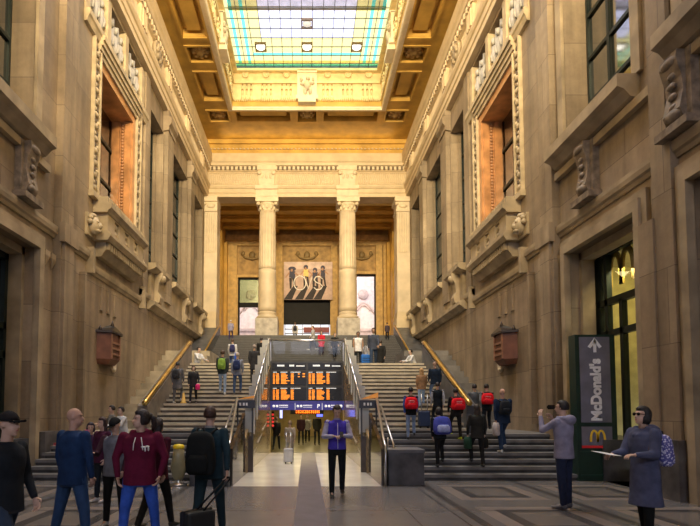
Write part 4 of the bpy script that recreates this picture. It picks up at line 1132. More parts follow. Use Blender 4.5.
# ================================================================== LUGGAGE
def suitcase(name, label, loc, rz, size, mat, cat='suitcase', tilt=0.0, handle=.45, grp=None):
    wd, dp, h = size
    t = thing(name, label, cat, loc, rz, grp); t.rotation_euler = (tilt, 0, rz)
    f = MB(); f.box(-wd/2, wd/2, -dp/2, dp/2, .05, h)
    o = f.build('shell', mat, t, bevel=.04, world=False)
    f = MB()
    for k in range(4): f.box(-wd*.4, wd*.4, -dp/2-.012, -dp/2, .12+k*(h-.2)/4, .12+k*(h-.2)/4+.02)
    f.box(-wd/2-.005, wd/2+.005, -.012, .012, .05, h+.005)
    f.build('zip_and_ribs', simple('dark_trim', (.02, .02, .025), .4), t, world=False)
    for sx in (-1, 1):
        f = MB(); f.lathe((sx*(wd/2-.06), 0, .045), [(.03, -.0)]*1+[(.045, 0), (.045, .01)], 10, ax='x') if False else f.tube([(sx*(wd/2-.08), 0, .045), (sx*(wd/2-.04), 0, .045)], .045, 10)
        f.build('wheel', BLACK, t, world=False)
    if handle:
        f = MB(); f.tube([(-wd*.25, dp*.3, h-.02), (-wd*.25, dp*.3, h+handle), (wd*.25, dp*.3, h+handle), (wd*.25, dp*.3, h-.02)], .013, 6); f.build('pull_handle', STEEL if handle < .6 else BLACK, t, world=False)
    return t
def backpack(label, o, M0, col, size=(.32, .17, .46), col2=None, top=0.0, cat='backpack'):
    """o: owner matrix; M0 local placement; bag built with its back towards +Y(local)"""
    wd, dp, h = size; m = cloth(col)
    t = thing('backpack' if cat == 'backpack' else 'bag', label, cat); t.matrix_basis = o @ M0
    f = MB(); n = 20; rs = []
    for z, s2 in ((0, .80), (.02, .92), (.06, 1), (.3*h, 1.06), (.62*h, 1.0), (.84*h, .9), (.95*h, .7), (h, .35)):
        ring = []
        for k in range(n):
            a = 2*PI*k/n; cx = abs(math.cos(a))**.55*(1 if math.cos(a) > 0 else -1); sy = abs(math.sin(a))**.6*(1 if math.sin(a) > 0 else -1)
            ring.append((cx*wd/2*s2, sy*dp/2*s2, z))
        rs.append(ring)
    f.rings(rs); bb = f.build('bag_body', m, t, world=False)
    f = MB(); rs = []
    for z, s2 in ((.05*h, .7), (.1*h, 1), (.35*h, 1.0), (.46*h, .8)):
        rs.append([(abs(math.cos(2*PI*k/n))**.6*(1 if math.cos(2*PI*k/n) > 0 else -1)*wd*.36*s2, -dp/2-.0+(abs(math.sin(2*PI*k/n))**.6*(1 if math.sin(2*PI*k/n) > 0 else -1))*.055*s2, z) for k in range(n)])
    f.rings(rs); f.build('front_pocket', cloth(col2 or tuple(c*.75 for c in col)), bb, world=False)
    for sx in (-1, 1):
        f = MB(); f.tube([(sx*wd*.3, dp*.45, .08*h), (sx*wd*.42, dp*.55+.16, .3*h), (sx*wd*.4, dp*.5+.24, .72*h), (sx*wd*.36, dp*.5+.14, 1.0*h+.03), (sx*wd*.25, dp*.4, .9*h)], .018, 6)
        f.build('strap', cloth(tuple(c*.6 for c in (col2 or col))), t, world=False)
    f = MB(); f.tube([(-.05, 0, h*.97), (-.04, 0, h+.04), (.04, 0, h+.04), (.05, 0, h*.97)], .01, 6); f.build('grab_loop', cloth((.03, .03, .03)), t, world=False)
    return t

# ================================================================== PEOPLE
def remesh(mb, voxel, smooth_it=3):
    me = bpy.data.meshes.new('tmp'); me.from_pydata([tuple(v) for v in mb.v], [], mb.f)
    bm = bmesh.new(); bm.from_mesh(me); bmesh.ops.recalc_face_normals(bm, faces=bm.faces); bm.to_mesh(me); bm.free()
    o = bpy.data.objects.new('tmp', me); COL.objects.link(o)
    r = o.modifiers.new('r', 'REMESH'); r.mode = 'VOXEL'; r.voxel_size = voxel; r.use_smooth_shade = True
    if smooth_it:
        s = o.modifiers.new('s', 'SMOOTH'); s.factor = .5; s.iterations = smooth_it
    dg = bpy.context.evaluated_depsgraph_get()
    out = bpy.data.meshes.new_from_object(o.evaluated_get(dg))
    bpy.data.objects.remove(o); bpy.data.meshes.remove(me)
    return out
def put(me, name, mat, parent, label=None):
    me.name = name; me.materials.clear(); me.materials.append(mat)
    o = bpy.data.objects.new(name, me); COL.objects.link(o); o.parent = parent
    if label: o['label'] = label
    return o
def append(me, mb):
    o = len(me.vertices)
    bm = bmesh.new(); bm.from_mesh(me)
    vs = [bm.verts.new(v) for v in mb.v]
    for fc in mb.f:
        try:
            q = bm.faces.new([vs[i] for i in fc]); q.smooth = True
        except ValueError: pass
    bm.to_mesh(me); bm.free()

def person(label, x, y, z=0.0, H=1.72, face=0.0, pose='stand', skinc=(.55, .36, .27), hair=(.05, .03, .02), hs='short', top=(.1, .1, .12), toplen='hip',
           legs=(.03, .035, .06), shoe=(.03, .03, .03), lean=0.0, turn=0.0, nod=0.0, arms=None, legp=None, fat=1.0, near=False, collar=None, hood=False,
           sleeve=None, bag=None, glasses=False, grp=None, coat=False, short=False, cap=None, vz=None):
    """one figure, built at the origin facing -Y, feet on z=0, then scaled and turned; angles in degrees"""
    k = H/1.75
    R = math.radians
    # ---- pose: (thigh swing, knee bend, spread) per leg; (swing, abduct, elbow, inward) per arm.  index 0 = figure's right (-x), 1 = left (+x)
    LP = {'stand': ((2, 2, 3), (-2, 2, 3)), 'walk': ((20, 6, 1), (-16, 14, 1)), 'walk2': ((-18, 16, 1), (20, 5, 1)), 'climb': ((42, 58, 2), (-6, 4, 2)), 'climb2': ((-6, 4, 2), (42, 58, 2)), 'wide': ((6, 3, 9), (-6, 5, 9)),
          'sit': ((82, 80, 6), (78, 72, 6))}[pose] if legp is None else legp
    AP = {'stand': ((4, 8, 12, 5), (4, 8, 12, 5)), 'walk': ((-18, 7, 12, 4), (20, 7, 22, 6)), 'walk2': ((20, 7, 22, 6), (-18, 7, 12, 4)), 'climb': ((14, 8, 22, 6), (-10, 8, 14, 4)), 'climb2': ((-10, 8, 14, 4), (14, 8, 22, 6)), 'wide': ((0, 12, 14, 6), (0, 12, 14, 6)),
          'sit': ((38, 8, 50, 18), (34, 8, 45, 18))}[pose]
    if arms is not None: AP = arms
    Rx = lambda a: Matrix.Rotation(R(a), 3, 'X')
    hipz = 0.0
    def leg(i):
        s = -1 if i == 0 else 1; th, kn, spr = LP[i]
        hip = Vector((s*.092*fat, 0, 0))
        d1 = Vector((s*math.sin(R(spr)), -math.sin(R(th)), -math.cos(R(th)))).normalized(); knee = hip+d1*.44
        a2 = th-kn; d2 = Vector((s*math.sin(R(spr*.4)), -math.sin(R(a2)), -math.cos(R(a2)))).normalized(); ank = knee+d2*.42
        return hip, knee, ank, a2
    Lg = [leg(0), leg(1)]
    # a planted sole sits .085 below its ankle; the lowest sole touches the ground
    low = min(Lg[0][2].z, Lg[1][2].z)-.075
    pel = Vector((0, 0, -low))
    if pose == 'sit': pel = Vector((0, 0, .42/k*1.0)) if legp is None else Vector((0, 0, -low))
    T = Rx(lean)     # forward lean (towards -Y)
    def up(px, py, pz): return pel + T @ Vector((px, py, pz))
    sh = [up(-.185*fat, 0, .50), up(.185*fat, 0, .50)]
    el = []; wr = []; fd = []
    for i in (0, 1):
        s = -1 if i == 0 else 1; sw, ab, eb, inw = AP[i]
        d1 = Vector((s*math.sin(R(ab)), -math.sin(R(sw))*math.cos(R(ab)), -math.cos(R(sw))*math.cos(R(ab))))
        e = sh[i]+d1*.285
        a2 = sw+eb
        d2 = Vector((-s*math.sin(R(inw)), -math.sin(R(a2))*math.cos(R(inw)), -math.cos(R(a2))*math.cos(R(inw)))).normalized()
        el.append(e); wr.append(e+d2*.25); fd.append(d2)
    neck = up(0, .01, .555); head = up(0, -.02, .555) + Vector((0, 0, .165))
    HR = Matrix.Rotation(R(turn), 3, 'Z') @ Rx(nod)
    root = thing('person', label, 'person', (x, y, z), R(face), grp); root.scale = (k, k, k)
    det = near
    vox = vz or (.011 if near else .019)
    # ---- body
    b = MB(); sk = skin(skinc)
    def tor(f, off, z0=0.0, z1=.5, flare=0.0, n=20):
        rs = []
        for zz, wx, wy, oy in ((-.10, .165, .115, 0), (0, .168, .118, 0), (.12, .150, .108, 0), (.22, .148, .105, -.005), (.33, .168, .118, -.005), (.42, .180, .115, 0), (.49, .165, .095, .005), (.535, .09, .07, .01)):
            if zz < z0-1e-6 or zz > z1+1e-6: continue
            wx = (wx+off+(flare*(.2-zz) if zz < .2 else 0))*fat; wy = (wy+off+(flare*(.2-zz) if zz < .2 else 0))*fat
            rs.append([up(wx*math.cos(2*PI*q/n), oy+wy*math.sin(2*PI*q/n), zz) for q in range(n)])
        f.rings(rs)
    tor(b, -.012)
    for i in (0, 1):
        hip, knee, ank, a2 = Lg[i]; hip = hip+pel; knee = knee+pel; ank = ank+pel
        b.cap(hip, knee, .078*fat, .052); b.cap(knee, ank, .05, .036)
        b.cap(ank, ank+Vector((0, -.10, -.045)), .034, .03)
        b.cap(sh[i]-Vector((0, 0, .03)), el[i], .040*fat, .036); b.cap(el[i], wr[i], .036, .025)
    b.cap(up(-.13, 0, .465), up(.13, 0, .465), .05, .05)
    b.cap(neck-Vector((0, 0, .05)), head-Vector((0, -.012, .05)), .056, .054)
    def hp(px, py, pz): return head + HR @ Vector((px, py, pz))
    b.ell(head+HR @ Vector((0, .012, .025)), (.074, .092, .095), 16, 12, HR); b.ell(hp(0, -.022, -.045), (.056, .066, .068), 12, 10, HR)
    b.cap(hp(0, -.075, .018), hp(0, -.102, -.018), .010, .015, 6); b.ell(hp(0, -.062, -.088), (.026, .024, .02), 8, 6, HR)
    for s in (-1, 1): b.ell(hp(s*.076, .012, .0), (.010, .019, .030), 8, 6, HR); b.ell(hp(s*.03, -.07, .042), (.026, .014, .008), 8, 5, HR)
    # palms
    hm = MB()
    for i in (0, 1):
        s = -1 if i == 0 else 1
        d = fd[i].normalized(); side = d.cross(Vector((0, 0, 1)) if abs(d.z) < .8 else Vector((0, -1, 0))).normalized(); nrm = side.cross(d).normalized()
        if abs(d.z) >= .8:      # hanging hand: back of hand outwards
            side = Vector((0, -1, 0)); side = (side-d*side.dot(d)).normalized(); nrm = Vector((-s, 0, 0)); nrm = (nrm-d*nrm.dot(d)-side*nrm.dot(side)).normalized()
        else:
            side = Vector((-s, 0, 0)); side = (side-d*side.dot(d)).normalized(); nrm = Vector((0, 0, -1)); nrm = (nrm-d*nrm.dot(d)).normalized()
        MR = Matrix((side, nrm, d)).transposed()
        b.ell(wr[i]+d*.05, (.040, .018, .052), 10, 8, MR)
        for q, (o, ln) in enumerate(((.030, .068), (.011, .076), (-.009, .070), (-.028, .056))):
            p0 = wr[i]+d*.075+side*o; p1 = p0+d*ln*.45+nrm*.010; p2 = p1+d*ln*.30+nrm*.022; p3 = p2+d*ln*.12+nrm*.024
            hm.tube([p0-d*.01, p0, p1, p2, p3], [.0075, .0095, .009, .008, .005], 6)
        p0 = wr[i]+d*.025+side*.030; p1 = p0+side*.030+d*.022+nrm*.008; p2 = p1+d*.028+side*.006+nrm*.012
        hm.tube([p0, p1, p2], [.013, .0105, .007], 6)
    me = remesh(b, vox, 2); append(me, hm); bo = put(me, 'body', sk, root)
    # ---- face details
    if near:
        f = MB()
        for s in (-1, 1):
            if not glasses: f = MB(); f.ell(hp(s*.03, -.078, .022), (.012, .008, .006), 8, 6, HR); f.build('eye', simple('dark_eyes', (.03, .02, .02), .3), bo, world=False)
        f = MB(); f.ell(hp(0, -.087, -.052), (.022, .008, .007), 8, 6, HR); f.build('lips', simple('lips', (.42, .17, .15), .5), bo, world=False)
    if glasses:
        f = MB()
        for s in (-1, 1): f.ell(hp(s*.034, -.088, .022), (.028, .008, .022), 10, 8, HR); f.tube([hp(s*.058, -.08, .026), hp(s*.078, -.01, .02)], .004, 5)
        f.tube([hp(-.02, -.09, .026), hp(.02, -.09, .026)], .004, 5)
        f.build('sunglasses', BLACK, root, world=False)
    # ---- hair
    if hs != 'bald' and hs != 'cap':
        f = MB(); n, m = 22, 14; vs = []; fs = []
        big = 1.0 if hs == 'short' else 1.06
        for j in range(m+1):
            tt = PI*j/m
            for i in range(n):
                a = 2*PI*i/n; dx, dy, dz = math.sin(tt)*math.cos(a), math.sin(tt)*math.sin(a), math.cos(tt)
                facew = max(0, min(1, (-dy-.15)/.3))*max(0, min(1, (.62-dz)/.25))
                loww = max(0, min(1, ((-.45 if hs == 'short' else -.75)-dz)/.2))
                r = 1.13*big - .34*facew - .32*loww
                vs.append(head+HR @ Vector((dx*.078*r, .014+dy*.096*r, .025+dz*.102*r)))
        for j in range(m):
            for i in range(n):
                q = (i+1) % n; fs.append((j*n+i, (j+1)*n+i, (j+1)*n+q, j*n+q))
        f.add(vs, fs, True)
        if hs == 'pony': f.ell(hp(0, .12, .05), (.04, .04, .04), 8, 6); f.tube([hp(0, .12, .05), hp(0, .17, .02), hp(0, .18, -.08), hp(0, .16, -.16)], [.03, .042, .036, .01], 8)
        if hs == 'long': 
            f.rings([[hp(.085*w2*math.cos(2*PI*q/12), .055+.05*w2*math.sin(2*PI*q/12), zz) for q in range(12)] for zz, w2 in ((.06, .9), (-.04, 1.05), (-.14, 1.1), (-.24, .95), (-.30, .5))])
        if hs == 'bob': 
            f.rings([[hp(.098*w2*math.cos(2*PI*q/14), .03+.072*w2*math.sin(2*PI*q/14), zz) for q in range(14)] for zz, w2 in ((.08, .85), (.0, 1.03), (-.06, 1.03), (-.10, .8))])
        if hs == 'bun': f.ell(hp(0, .09, .09), (.04, .04, .04), 8, 6)
        f.build('hair', simple('hair_%d%d%d' % tuple(int(c*99) for c in hair), hair, .6, var=.25, scale=30, bump=.5), root, world=False)
    if hs == 'bald' and near:
        pass
    if cap:
        f = MB(); rs = []
        for tt in (.02, .4, .8, 1.2, 1.55): rs.append([hp(.088*math.sin(tt)*math.cos(2*PI*q/18), .014+.106*math.sin(tt)*math.sin(2*PI*q/18), .035+.105*math.cos(tt)) for q in range(18)])
        f.rings(rs)
        f.build('cap_crown', cloth(cap), root, world=False)
        f = MB(); f.rings([[hp(.07*math.cos(a), -.05-.12*abs(math.sin(a))**.8, zz-.02*abs(math.cos(a))) for a in [PI*q/10 for q in range(11)]] for zz in (.045, .055)], closed=True, smooth=False)
        f.build('cap_brim', cloth(cap), root, world=False)
    # ---- trousers
    f = MB()
    rs = []
    for zz, wx, wy in ((-.13, .15, .115), (-.06, .172, .128), (.02, .170, .125), (.07, .160, .118)):
        rs.append([up(wx*fat*math.cos(2*PI*q/18), wy*fat*math.sin(2*PI*q/18), zz) for q in range(18)])
    f.rings(rs)
    for i in (0, 1):
        hip, knee, ank, a2 = Lg[i]; hip = hip+pel; knee = knee+pel; ank = ank+pel
        f.cap(hip, knee, .093*fat, .068)
        e2 = knee.lerp(ank, .38) if short else ank+(knee-ank)*.06
        f.cap(knee, e2, .067, .052 if not short else .062)
    put(remesh(f, vox*1.1, 3), 'trousers', cloth(legs), root)
    # ---- shoes
    for i in (0, 1):
        ank = Lg[i][2]+pel; a2 = Lg[i][3]; tip = Rx(min(0, a2)*.55 if a2 < 0 else 0)
        f = MB()
        rs = []
        for yy, wx, h0, h1 in ((.055, .022, -.055, .0), (.035, .038, -.072, .03), (-.02, .042, -.075, .03), (-.08, .044, -.075, -.01), (-.15, .046, -.075, -.028), (-.195, .034, -.072, -.04), (-.212, .014, -.062, -.05)):
            rs.append([ank+tip @ Vector((wx*math.cos(2*PI*q/12), yy, (h0+h1)/2+(h1-h0)/2*math.sin(2*PI*q/12))) for q in range(12)])
        f.rings(rs); f.build('shoe', simple('shoe_%d%d%d' % tuple(int(c*99) for c in shoe), shoe, .5), root, world=False)
    # ---- top / coat
    f = MB()
    bot = {'waist': -.02, 'hip': -.11, 'mid': -.3, 'long': -.45}[toplen]
    off = .018 if not coat else .03
    rs = []; n = 24
    prof = [(-.10, .170, .125), (0, .166, .122), (.12, .156, .114), (.22, .156, .112), (.33, .174, .124), (.42, .186, .120), (.49, .168, .100), (.53, .10, .078), (.56, .062, .062)]
    if bot < -.1: prof = [(bot, .172+abs(bot)*.05, .135+abs(bot)*.05), ((bot-.1)/2, .176, .132)]+prof
    elif bot > -.1: prof = [(bot, .168, .122)]+prof[2:]
    for zz, wx, wy in prof:
        if zz < -.12:      # skirt of a coat hangs straight from the pelvis
            rs.append([up(0, 0, -.1)+Vector(((wx+off)*fat*math.cos(2*PI*q/n), (wy+off)*fat*math.sin(2*PI*q/n)-.02*0, zz+.1)) for q in range(n)])
        else: rs.append([up((wx+off)*fat*math.cos(2*PI*q/n), (wy+off)*fat*math.sin(2*PI*q/n), zz) for q in range(n)])
    f.rings(rs)
    sl = MB()
    tgt = sl if sleeve else f
    for i in (0, 1):
        f.ell(sh[i]+T @ Vector((0, 0, -.005)), (.068*fat, .064, .064), 10, 8)
        tgt.cap(sh[i], el[i], .062*fat+(off-.018), .052+(off-.018)); tgt.cap(el[i], wr[i]-(wr[i]-el[i])*.08, .050+(off-.018), .038)
    if hood:
        f.ell(up(0, .12, .53), (.125, .085, .085), 12, 8)
        for q in range(9):
            a = -PI*.15+q*PI*1.3/8; f.ell(up(.105*math.cos(a), .02+.10*math.sin(a), .555), (.045, .045, .042), 8, 6)
        for sx in (-1, 1): f.cap(up(sx*.1, -.02, .55), up(sx*.03, -.12, .47), .038, .028)
    jk = put(remesh(f, vox*1.1, 3), 'coat' if coat else 'jacket', cloth(top), root)
    if sleeve: put(remesh(sl, vox*1.1, 2), 'sleeves', cloth(sleeve), root)
    if collar:
        f = MB(); rs = []
        for zz, w2 in ((.53, .078), (.56, .070), (.59, .066)): rs.append([up(w2*math.cos(2*PI*q/16), .008+w2*math.sin(2*PI*q/16), zz) for q in range(16)])
        f.rings(rs, caps=False); put(remesh(f, .012, 1), 'collar', cloth(collar), root) if False else f.build('collar', cloth(collar), jk, world=False)
    M = Matrix.LocRotScale(Vector((x, y, z)), Euler((0, 0, R(face))), Vector((k, k, k)))
    info = {'jk': jk, 'M': M, 'up': up, 'T': T.to_4x4(), 'wr': wr, 'root': root, 'el': el, 'fd': fd, 'hp': hp, 'k': k, 'head': head}
    if bag:
        bl = dict(bag); lab = bl.pop('label'); dz = bl.pop('dz', 0); dxx = bl.pop('dx', 0)
        sz = bl.get('size', (.32, .17, .46))
        # worn on the back: the back is +Y in figure space
        P = up(dxx, .135*fat+off+sz[1]/2+.01, .5-sz[2]+dz)
        info['bag'] = backpack(lab, M, Matrix.Translation(P) @ T.to_4x4() @ Matrix.Rotation(PI, 4, 'Z'), **bl)
    return info
def handbag(label, info, i, col, size=(.3, .12, .26), cat='bag', drop=.1):
    p = info['wr'][i]+info['fd'][i]*.07; m = cloth(col)
    t = thing('handbag', label, cat); t.matrix_basis = info['M'] @ Matrix.Translation(p)
    wd, dp, h = size; f = MB(); n = 16; rs = []
    for z, s2 in ((-drop-h, .8), (-drop-h*.9, 1), (-drop-h*.3, 1), (-drop, .75)):
        rs.append([(dp/2*s2*math.cos(2*PI*q/n), wd/2*s2*(abs(math.sin(2*PI*q/n))**.7)*(1 if math.sin(2*PI*q/n) > 0 else -1), z) for q in range(n)])
    f.rings(rs); f.build('bag_body', m, t, world=False)
    f = MB(); f.tube([(0, -wd*.28, -drop), (0, -.04, -.01), (0, .0, .0), (0, .04, -.01), (0, wd*.28, -drop)], .009, 6); f.build('bag_handle', m, t, world=False)
    return t
def at(px, Y): return (px-307.0)*Y/500.0*.998
def onstair(px, py):
    Y = 500.0*7.36/(py-181.0); return at(px, Y), Y
def atfloor(px, py):
    Y = 850.0/(py-411.0); return at(px, Y), Y
# ================================================================== THE CROWD
DK = (.02, .02, .024); NAVY = (.02, .035, .08); JEAN = (.06, .10, .22); LJ = (.28, .38, .55); BRN = (.07, .035, .018)
# ---- foreground, left
person('man in a black peaked cap and dark jacket cut off by the left edge', at(8, 4.7), 4.7, 0, 1.70, 80, 'walk', top=(.012, .016, .022), legs=(.03, .05, .09), hs='cap', cap=(.01, .01, .012), near=True, arms=((-10, 8, 14, 4), (8, 8, 18, 4)))
p = person('balding man in a dark blue jacket and jeans with his head turned to the right', at(74, 6.2), 6.2, 0, 1.72, 155, 'wide', top=(.012, .035, .10), legs=(.03, .07, .17), hs='bald', turn=-55, near=True, fat=1.08, skinc=(.50, .30, .22), arms=((4, 12, 10, 4), (2, 12, 10, 2)))
f = MB(); q = p['el'][1]
f.box(-.03, .03, -.02, .0, 0, .035); o = f.build('sleeve_badge', simple('badge_red', (.5, .08, .08), .6), p['root'], world=False); o.location = p['el'][1]+Vector((.055, .0, .14)); o.rotation_euler = (0, 0, PI/2)
p = person('woman in a maroon hooded sweatshirt and bright blue jeans with a dark ponytail', at(141, 6.3), 6.3, 0, 1.69, 6, 'wide', top=(.115, .008, .032), legs=(.035, .10, .48), hs='pony', hair=(.02, .012, .01), turn=-62, near=True, fat=1.14, hood=True, arms=((0, 20, 12, 10), (4, 22, 14, 12)), toplen='hip')
f = MB(); u = p['up']
for sx in (-.03, .04): f.tube([u(sx, -.150, .50), u(sx*1.5, -.185, .42), u(sx*1.7, -.182, .34)], .006, 6)
f.build('drawstring', WHITE, p['jk'], world=False)
f = MB()
for (a, b2, c, d) in ((.055, .40, .035, .012), (.10, .405, .03, .012), (.075, .37, .012, .03), (.115, .375, .012, .028)): f.ell(u(a+.02, -.170, b2-.02), (c, .016, d), 8, 6)
f.build('white_emblem', WHITE, p['jk'], world=False)
person('short man in a grey jacket and dark cap with his head bowed', at(116, 7.5), 7.5, 0, 1.57, -12, 'stand', top=(.16, .17, .20), legs=(.012, .012, .015), hs='cap', cap=(.015, .015, .015), shoe=(.5, .5, .52), nod=28, turn=-15, near=True, fat=1.08, sleeve=(.05, .02, .03), arms=((30, 8, 70, 15), (5, 8, 15, 5)))
person('person in a dark purple top holding a pink phone behind the blue jacket', at(91, 9.9), 9.9, 0, 1.45, 20, 'wide', top=(.045, .02, .06), legs=DK, hs='bob', hair=(.03, .018, .03), shoe=(.7, .7, .72), near=True, arms=((30, 8, 95, 15), (8, 8, 20, 4)), vz=.014)
p = person('person with long brown hair and dark clothes half hidden behind the short grey man', at(103, 9.5), 9.5, 0, 1.55, -30, 'stand', top=(.06, .012, .035), legs=DK, hs='long', hair=(.035, .015, .015), shoe=(.6, .6, .62), near=True, vz=.014)
f = MB(); f.box(-.04, .04, -.006, .006, -.07, .07); o = f.build('mobile_phone', simple('pink_phone', (.75, .16, .30), .4), None); tag(o, 'pink mobile phone held up between the blue-jacketed man and the grey man', 'phone'); o.location = (at(88, 9.5), 9.48, 1.28); o.rotation_euler = (.3, 0, .2)
person('person in a dark maroon top and black trousers standing right behind the maroon woman', at(158, 7.3), 7.3, 0, 1.60, 160, 'walk', top=(.06, .008, .02), legs=(.012, .013, .018), hs='long', hair=(.02, .014, .012), near=True)
p = person('man in a dark teal jacket walking away with a large black backpack', at(210, 6.9), 6.9, 0, 1.77, 172, 'walk', top=(.014, .035, .048), legs=(.012, .028, .036), hs='short', hair=(.045, .02, .012), near=True, fat=1.05, collar=(.3, .3, .3), arms=((-22, 16, 6, -6), (6, 8, 14, 5)),
           bag=dict(label='large black rectangular backpack worn by the man in the dark teal jacket', col=(.010, .012, .012), size=(.37, .2, .56), dz=.02, dx=.03))
f = MB(); t = bpy.data.objects.get('backpack')
M = p['M'] @ p['wr'][0]; hx = p['M'] @ (p['wr'][0]+p['fd'][0]*.09)
sc = suitcase('suitcase', 'black trolley case pulled on its wheels by the man with the big black backpack', (hx[0]-.32, hx[1]-.30, .02), PI+.75, (.40, .24, .44), simple('matt_black_case', (.012, .014, .015), .5), tilt=0, handle=0)
f = MB(); f.tube([(hx[0]-.36, hx[1]-.32, .43), (hx[0]-.02, hx[1]-.01, hx[2]-.02)], .012, 6); f.tube([(hx[0]-.26, hx[1]-.36, .43), (hx[0]+.04, hx[1]-.03, hx[2]-.02)], .012, 6); f.tube([(hx[0]-.04, hx[1]+.0, hx[2]), (hx[0]+.05, hx[1]-.04, hx[2])], .016, 6)
f.build('pull_handle', BLACK, sc)
# ---- centre
p = person('young man in a violet vest with pale sleeves looking down at his phone', at(337, 10.1), 10.1, 0, 1.79, 2, 'walk', top=(.07, .05, .42), sleeve=(.40, .38, .50), legs=(.010, .016, .018), hs='short', hair=(.03, .018, .012), nod=30, near=True, arms=((12, 16, 82, 42), (12, 16, 86, 42)), legp=((6, 2, 2), (-8, 8, 2)), toplen='waist', collar=(.35, .33, .48))
f = MB(); f.box(-.035, .035, -.005, .005, -.065, .065); o = f.build('mobile_phone', BLACK, None); tag(o, 'dark mobile phone in the hands of the man in the violet vest', 'phone')
c = p['M'] @ ((p['wr'][0]+p['wr'][1])/2+p['fd'][0]*.08+Vector((0, -.02, .03))); o.location = c; o.rotation_euler = (-.7, 0, 0)
f = MB(); u = p['up']
f.tube([u(.0, -.142, .50), u(.0, -.150, .35), u(0, -.142, .2), u(0, -.150, .0)], .006, 6); f.build('zip', WHITE, p['jk'], world=False)
# ---- right foreground
p = person('man in a lilac grey hooded sweatshirt raising a camera to his face', at(563, 8.8), 8.8, 0, 1.85, 212, 'stand', top=(.27, .26, .36), legs=(.018, .026, .06), hs='short', hair=(.012, .01, .01), near=True, hood=True, shoe=(.10, .10, .12), turn=15, arms=((46, 8, 118, 22), (58, 6, 108, 14)))
f = MB(); f.box(-.065, .065, -.03, .03, -.04, .04); f.lathe((0, .03, 0), [(.03, 0), (.03, .04), (.01, .042)], 14, ax='y'); o = f.build('camera_body', BLACK, None, bevel=.006); tag(o, 'small dark camera held up by the man in the lilac grey sweatshirt', 'camera'); o.name = 'photo_camera'
c = p['M'] @ (p['head']+Vector((.02, -.17, .02))); o.location = c; o.rotation_euler = (0, 0, math.radians(32))
MP, nt, b = _nodes('white_blue_patterned_fabric'); tc = N(nt, 'ShaderNodeTexCoord'); vo = N(nt, 'ShaderNodeTexVoronoi', inp={'Scale': 38.0}); L(nt, tc.outputs['Object'], vo.inputs['Vector'])
L(nt, mixc(nt, mth(nt, 'GREATER_THAN', vo.outputs['Distance'], .42), (.62, .62, .80), (.10, .10, .34)), b.inputs['Base Color']); b.inputs['Roughness'].default_value = .8
p = person('woman in sunglasses and a long slate blue coat holding a paper', at(643, 6.6), 6.6, 0, 1.73, -78, 'stand', top=(.075, .085, .15), legs=(.008, .008, .01), hs='bob', hair=(.012, .008, .01), near=True, hood=True, coat=True, toplen='long', glasses=True, fat=0.98, nod=-6, arms=((22, 6, 62, 12), (14, 8, 76, 10)), legp=((-6, 2, 2), (8, 4, 2)),
           bag=dict(label='white and blue patterned backpack on the woman in the slate coat', col=(.5, .5, .7), size=(.31, .17, .42), dz=-.02))
for o in [q for q in COL.objects if (q.parent == p['bag'] or (q.parent and q.parent.parent == p['bag'])) and q.name.split('.')[0] in ('bag_body', 'front_pocket')]: o.data.materials.clear(); o.data.materials.append(MP)
f = MB(); f.box(-.10, .10, -.14, .14, 0, .006); o = f.build('paper_sheet', WHITE, None); tag(o, 'white folded paper in the hand of the woman in sunglasses', 'paper'); o.location = p['M'] @ (p['wr'][0]+p['fd'][0]*.16+Vector((.03, 0, .03))); o.rotation_euler = (.1, .1, .3)

# ---- climbing the left flight
G1 = 'people on the left stairs'; G2 = 'people on the right stairs'; G3 = 'people on the upper flight'; G4 = 'people in the passage'
def climber(label, px, fy, ytop, face=180, pose='climb', bump=1.05, **kw):
    x, y = onstair(px, fy); s = 500/y; z = zs(y)
    return person(label, x, y, z, (fy-ytop)/s*bump, face, pose, **kw)
p = climber('man in a grey coat and dark rucksack beside the woman with a pink bag', 177, 407, 368, 178, top=(.14, .14, .15), legs=(.13, .13, .14), hair=(.04, .04, .04), toplen='mid', coat=True, shoe=(.5, .5, .5), grp=G1, bag=dict(label='dark grey rucksack on the man in the grey coat', col=(.04, .04, .045), size=(.3, .16, .4)))
p = climber('woman in black with a white scarf coming downstairs with a pink bag', 193, 406, 370, 5, 'walk', top=(.03, .028, .032), legs=(.02, .02, .024), hs='bob', hair=(.09, .05, .03), collar=(.7, .68, .66), toplen='hip', grp=G1, skinc=(.6, .42, .34), arms=((4, 8, 20, 4), (8, 14, 30, 4)))
handbag('bright pink shoulder bag carried down the left stairs', p, 1, (.80, .04, .20), (.34, .2, .24), drop=.0)
p = climber('person with a lime green backpack and pale jeans climbing the left stairs', 222, 398, 356, 182, 'climb2', top=(.04, .05, .05), legs=LJ, shoe=(.7, .7, .7), hair=BRN, grp=G1, bag=dict(label='lime green backpack on the climber in pale jeans', col=(.25, .42, .07), size=(.3, .17, .42)))
p = climber('grey-haired person with a navy backpack and blue jeans climbing beside the green backpack', 237, 398, 358, 180, 'climb', top=(.22, .24, .30), legs=(.05, .09, .20), hair=(.45, .38, .32), shoe=(.1, .1, .1), grp=G1, bag=dict(label='navy backpack on the grey-haired climber', col=(.025, .04, .12), size=(.29, .16, .4)))
person('man in a long dark coat on the left stairs beside the glass balustrade', at(254, 18.0), 18.0, zs(18.0), 1.38, 182, 'climb', top=(.035, .035, .04), legs=(.03, .03, .034), hair=(.3, .24, .2), coat=True, toplen='mid', grp=G1)
person('person in black standing on the landing just above the man in the long dark coat', at(261, 23.2), 23.2, 3.6, 1.5, 175, 'stand', top=(.012, .012, .014), legs=DK, hair=(.02, .015, .01), grp=G1)
